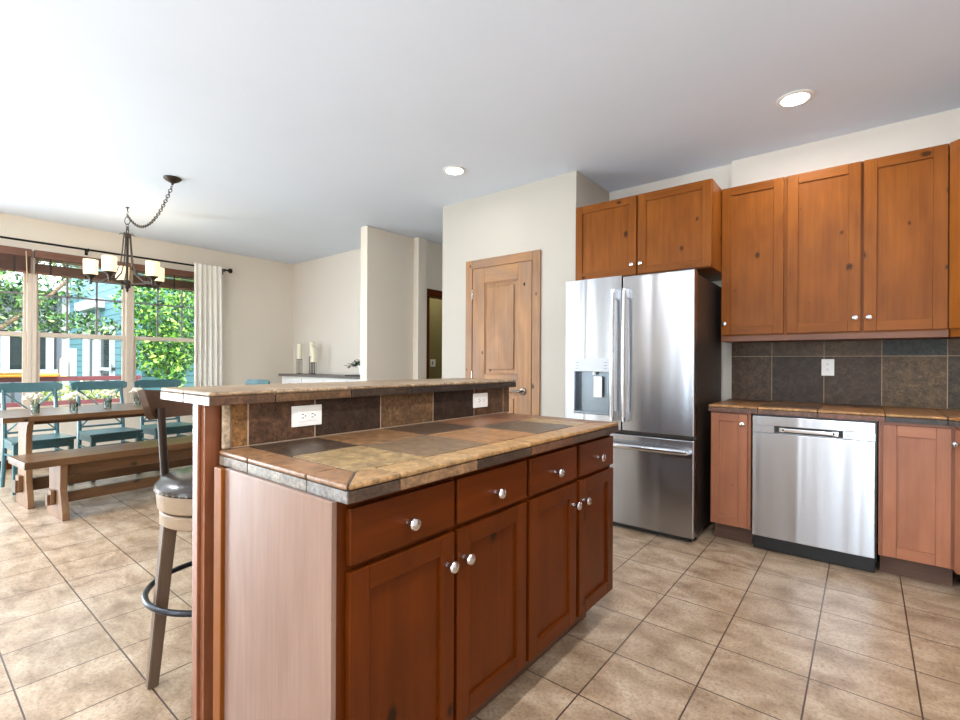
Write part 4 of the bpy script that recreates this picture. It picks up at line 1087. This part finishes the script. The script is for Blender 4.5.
def win(x0, x1, z0, z1, face, off, par):
    f = MB(); p = MB(); w_ = .11
    if face == 'y':
        f.box(x0, x0 + w_, off - .08, off, z0, z1); f.box(x1 - w_, x1, off - .08, off, z0, z1); f.box(x0 + .01, x1 - .01, off - .07, off, z1 - w_, z1 - .002); f.box(x0 - .05, x1 + .05, off - .1, off, z0 - .02, z0 + w_); f.box(x0, x1, off - .06, off, z0 + .35, z0 + .42)
        p.box(x0 + w_, x1 - w_, off - .03, off - .005, z0 + w_, z1 - w_)
    else:
        f.box(off, off + .08, x0, x0 + w_ * 1.5, z0, z1); f.box(off, off + .08, x1 - w_ * 1.5, x1, z0, z1); f.box(off, off + .07, x0 + .01, x1 - .01, z1 - w_, z1 - .002); f.box(off, off + .1, x0 - .08, x1 + .08, z0 - .03, z0 + w_)
        p.box(off + .005, off + .03, x0 + w_, x1 - w_, z0 + w_, z1 - w_)
    fo = f.build('window', 'house_white', par); p.build('pane', 'dark_glass', fo)
win(-15.2, -14.5, -.3, 2.3, 'y', 3.2, t)
win(-14.2, -13.1, .60, 2.0, 'y', 3.2, t)
win(1.84, 2.88, 0.82, 1.95, 'x', -17.5, t)
win(-3.2, -1.6, 0.80, 2.35, 'x', -17.5, t)
# deck rail
t = thing('deck_railing', 'dark red deck railing outside the windows', 'railing', (-9.6, 1.2, -.3))
b = MB(); b.box(-9.65, -9.55, -3, 2.7, .86, .93, 0, .006); b.build('top_rail', 'rail_red', t)
b = MB(); b.box(-9.63, -9.57, -3, 2.7, .48, .56, 0, .006); b.build('bottom_rail', 'rail_red', t)
for k in range(5):
    y = -2.6 + k * 1.3
    MB().box(-9.65, -9.55, y - .05, y + .05, -.31, .86, 0, .006).build('post', 'rail_red', t)
o = MB().box(-9.68, -9.42, -0.9, 1.62, .931, .985, 0, .02, 3).build('orange_plank', 'orange'); tag(o, 'long orange board lying on the deck rail, the lower of two', 'board')
o = MB().box(-9.62, -9.40, -0.9, 1.35, .986, 1.03, 0, .02, 3).build('pale_plank', 'pale_wood'); tag(o, 'pale board lying on the orange one outside', 'board')
o = MB().box(-9.66, -9.54, 1.665, 1.735, .931, 1.21, 0, .008).build('upright_board', 'pale_wood'); tag(o, 'short yellowish upright board on the deck rail', 'board')
o = MB().box(-9.66, -9.54, 1.765, 1.845, .931, 1.36, 0, .008).build('upright_board', 'house_white'); tag(o, 'taller white upright board on the deck rail', 'board')

def leaves(mb, cen, rad, n, size, seed, hole=0.0):
    r = random.Random(seed)
    for i in range(n):
        while True:
            p = Vector((r.uniform(-1, 1), r.uniform(-1, 1), r.uniform(-1, 1)))
            if hole < p.length < 1: break
        c = Vector(cen) + Vector((p.x * rad[0], p.y * rad[1], p.z * rad[2]))
        n_ = Vector((r.uniform(-1, 1), r.uniform(-1, 1), r.uniform(.0, 1))).normalized(); a = n_.orthogonal().normalized(); a.rotate(Matrix.Rotation(r.uniform(0, 6.28), 3, n_)); w = n_.cross(a)
        s_ = size * r.uniform(.6, 1.25); tv = int(max(0, min(255, 255 * (0.5 + .5 * r.uniform(-1, 1) * .9))))
        k = a * s_; q = w * s_ * .42; bend = n_ * s_ * .18
        f = mb.bm.faces.new([mb.bm.verts.new(v) for v in (c - k, c - k * .2 + q - bend, c + k * .5 + q * .7 - bend, c + k, c + k * .5 - q * .7 - bend, c - k * .2 - q - bend)])
        for lp in f.loops: lp[mb.cl] = (tv / 255, tv / 255, tv / 255, 1)
def tree(name, lab, cat, base, trunk, blobs, mat, size, seed):
    t = thing(name, lab, cat, base)
    b = MB()
    for pts, rr in trunk: b.tube(pts, rr, 0, 8)
    b.build('trunk', 'bark', t)
    f = MB()
    for i, (c, rad, n) in enumerate(blobs): leaves(f, c, rad, n, size, seed + i)
    f.build('foliage', mat, t, None); return t
K = 1.11
def fr(p): return (-12.2 + (p[0] + 11.0) * K, p[1] * K, 1.173 + (p[2] - 1.173) * K)
tree('leafy_tree', 'leafy tree with pale branches outside the window nearest the photo edge', 'tree', (-12.2, .6, -.3),
     [([(-12.25, .6, -.35), fr((-11.05, .6, 1.2)), fr((-11.0, .8, 1.9))], [.09, .08, .06]), ([fr((-11.05, .6, 1.2)), fr((-10.9, 1.2, 1.75)), fr((-10.8, 1.75, 2.3)), fr((-10.8, 2.2, 2.9))], [.05, .04, .032, .02]), ([fr((-11.0, .8, 1.9)), fr((-11.1, .3, 2.6)), fr((-11.0, -.1, 3.3))], [.05, .035, .02])],
     [(fr((-11.0, .3, 2.5)), (.8, 1.3, .95), 2600), (fr((-11.0, 1.5, 2.6)), (.7, 1.0, .6), 760), (fr((-10.9, 2.1, 1.80)), (.5, .72, .27), 440), (fr((-11.0, 1.5, 2.0)), (.5, .46, .5), 520), (fr((-11, -1, 2.6)), (.8, 1.2, .9), 900), (fr((-11.0, .3, 1.92)), (.6, 1.05, .38), 850)], 'leaf_a', .058, 11)
tree('garden_shrub', 'big bright green shrub outside the window beside the curtain', 'shrub', (-10.4, 3.5, -.3),
     [([(-10.4, 3.5, -.3), (-10.4, 3.4, .8), (-10.5, 3.3, 1.8)], [.06, .05, .03])],
     [((-10.45, 3.6, 2.1), (.6, .85, 1.15), 4300), ((-10.35, 3.3, 1.4), (.45, .6, .55), 1300), ((-10.4, 2.85, 2.25), (.35, .35, .45), 330), ((-10.2, 3.4, .95), (.3, .25, .3), 240)], 'leaf_b', .05, 31)
tree('flowering_bush', 'low pale yellow flowering bush behind the deck rail', 'shrub', (-10.2, 1.9, -.3),
     [([(-10.2, 1.9, -.3), (-10.2, 1.9, .4)], [.03, .02])],
     [((-10.2, 2.05, .55), (.3, .65, .28), 650), ((-10.2, .6, .4), (.3, .5, .3), 250)], 'leaf_c', .05, 51)
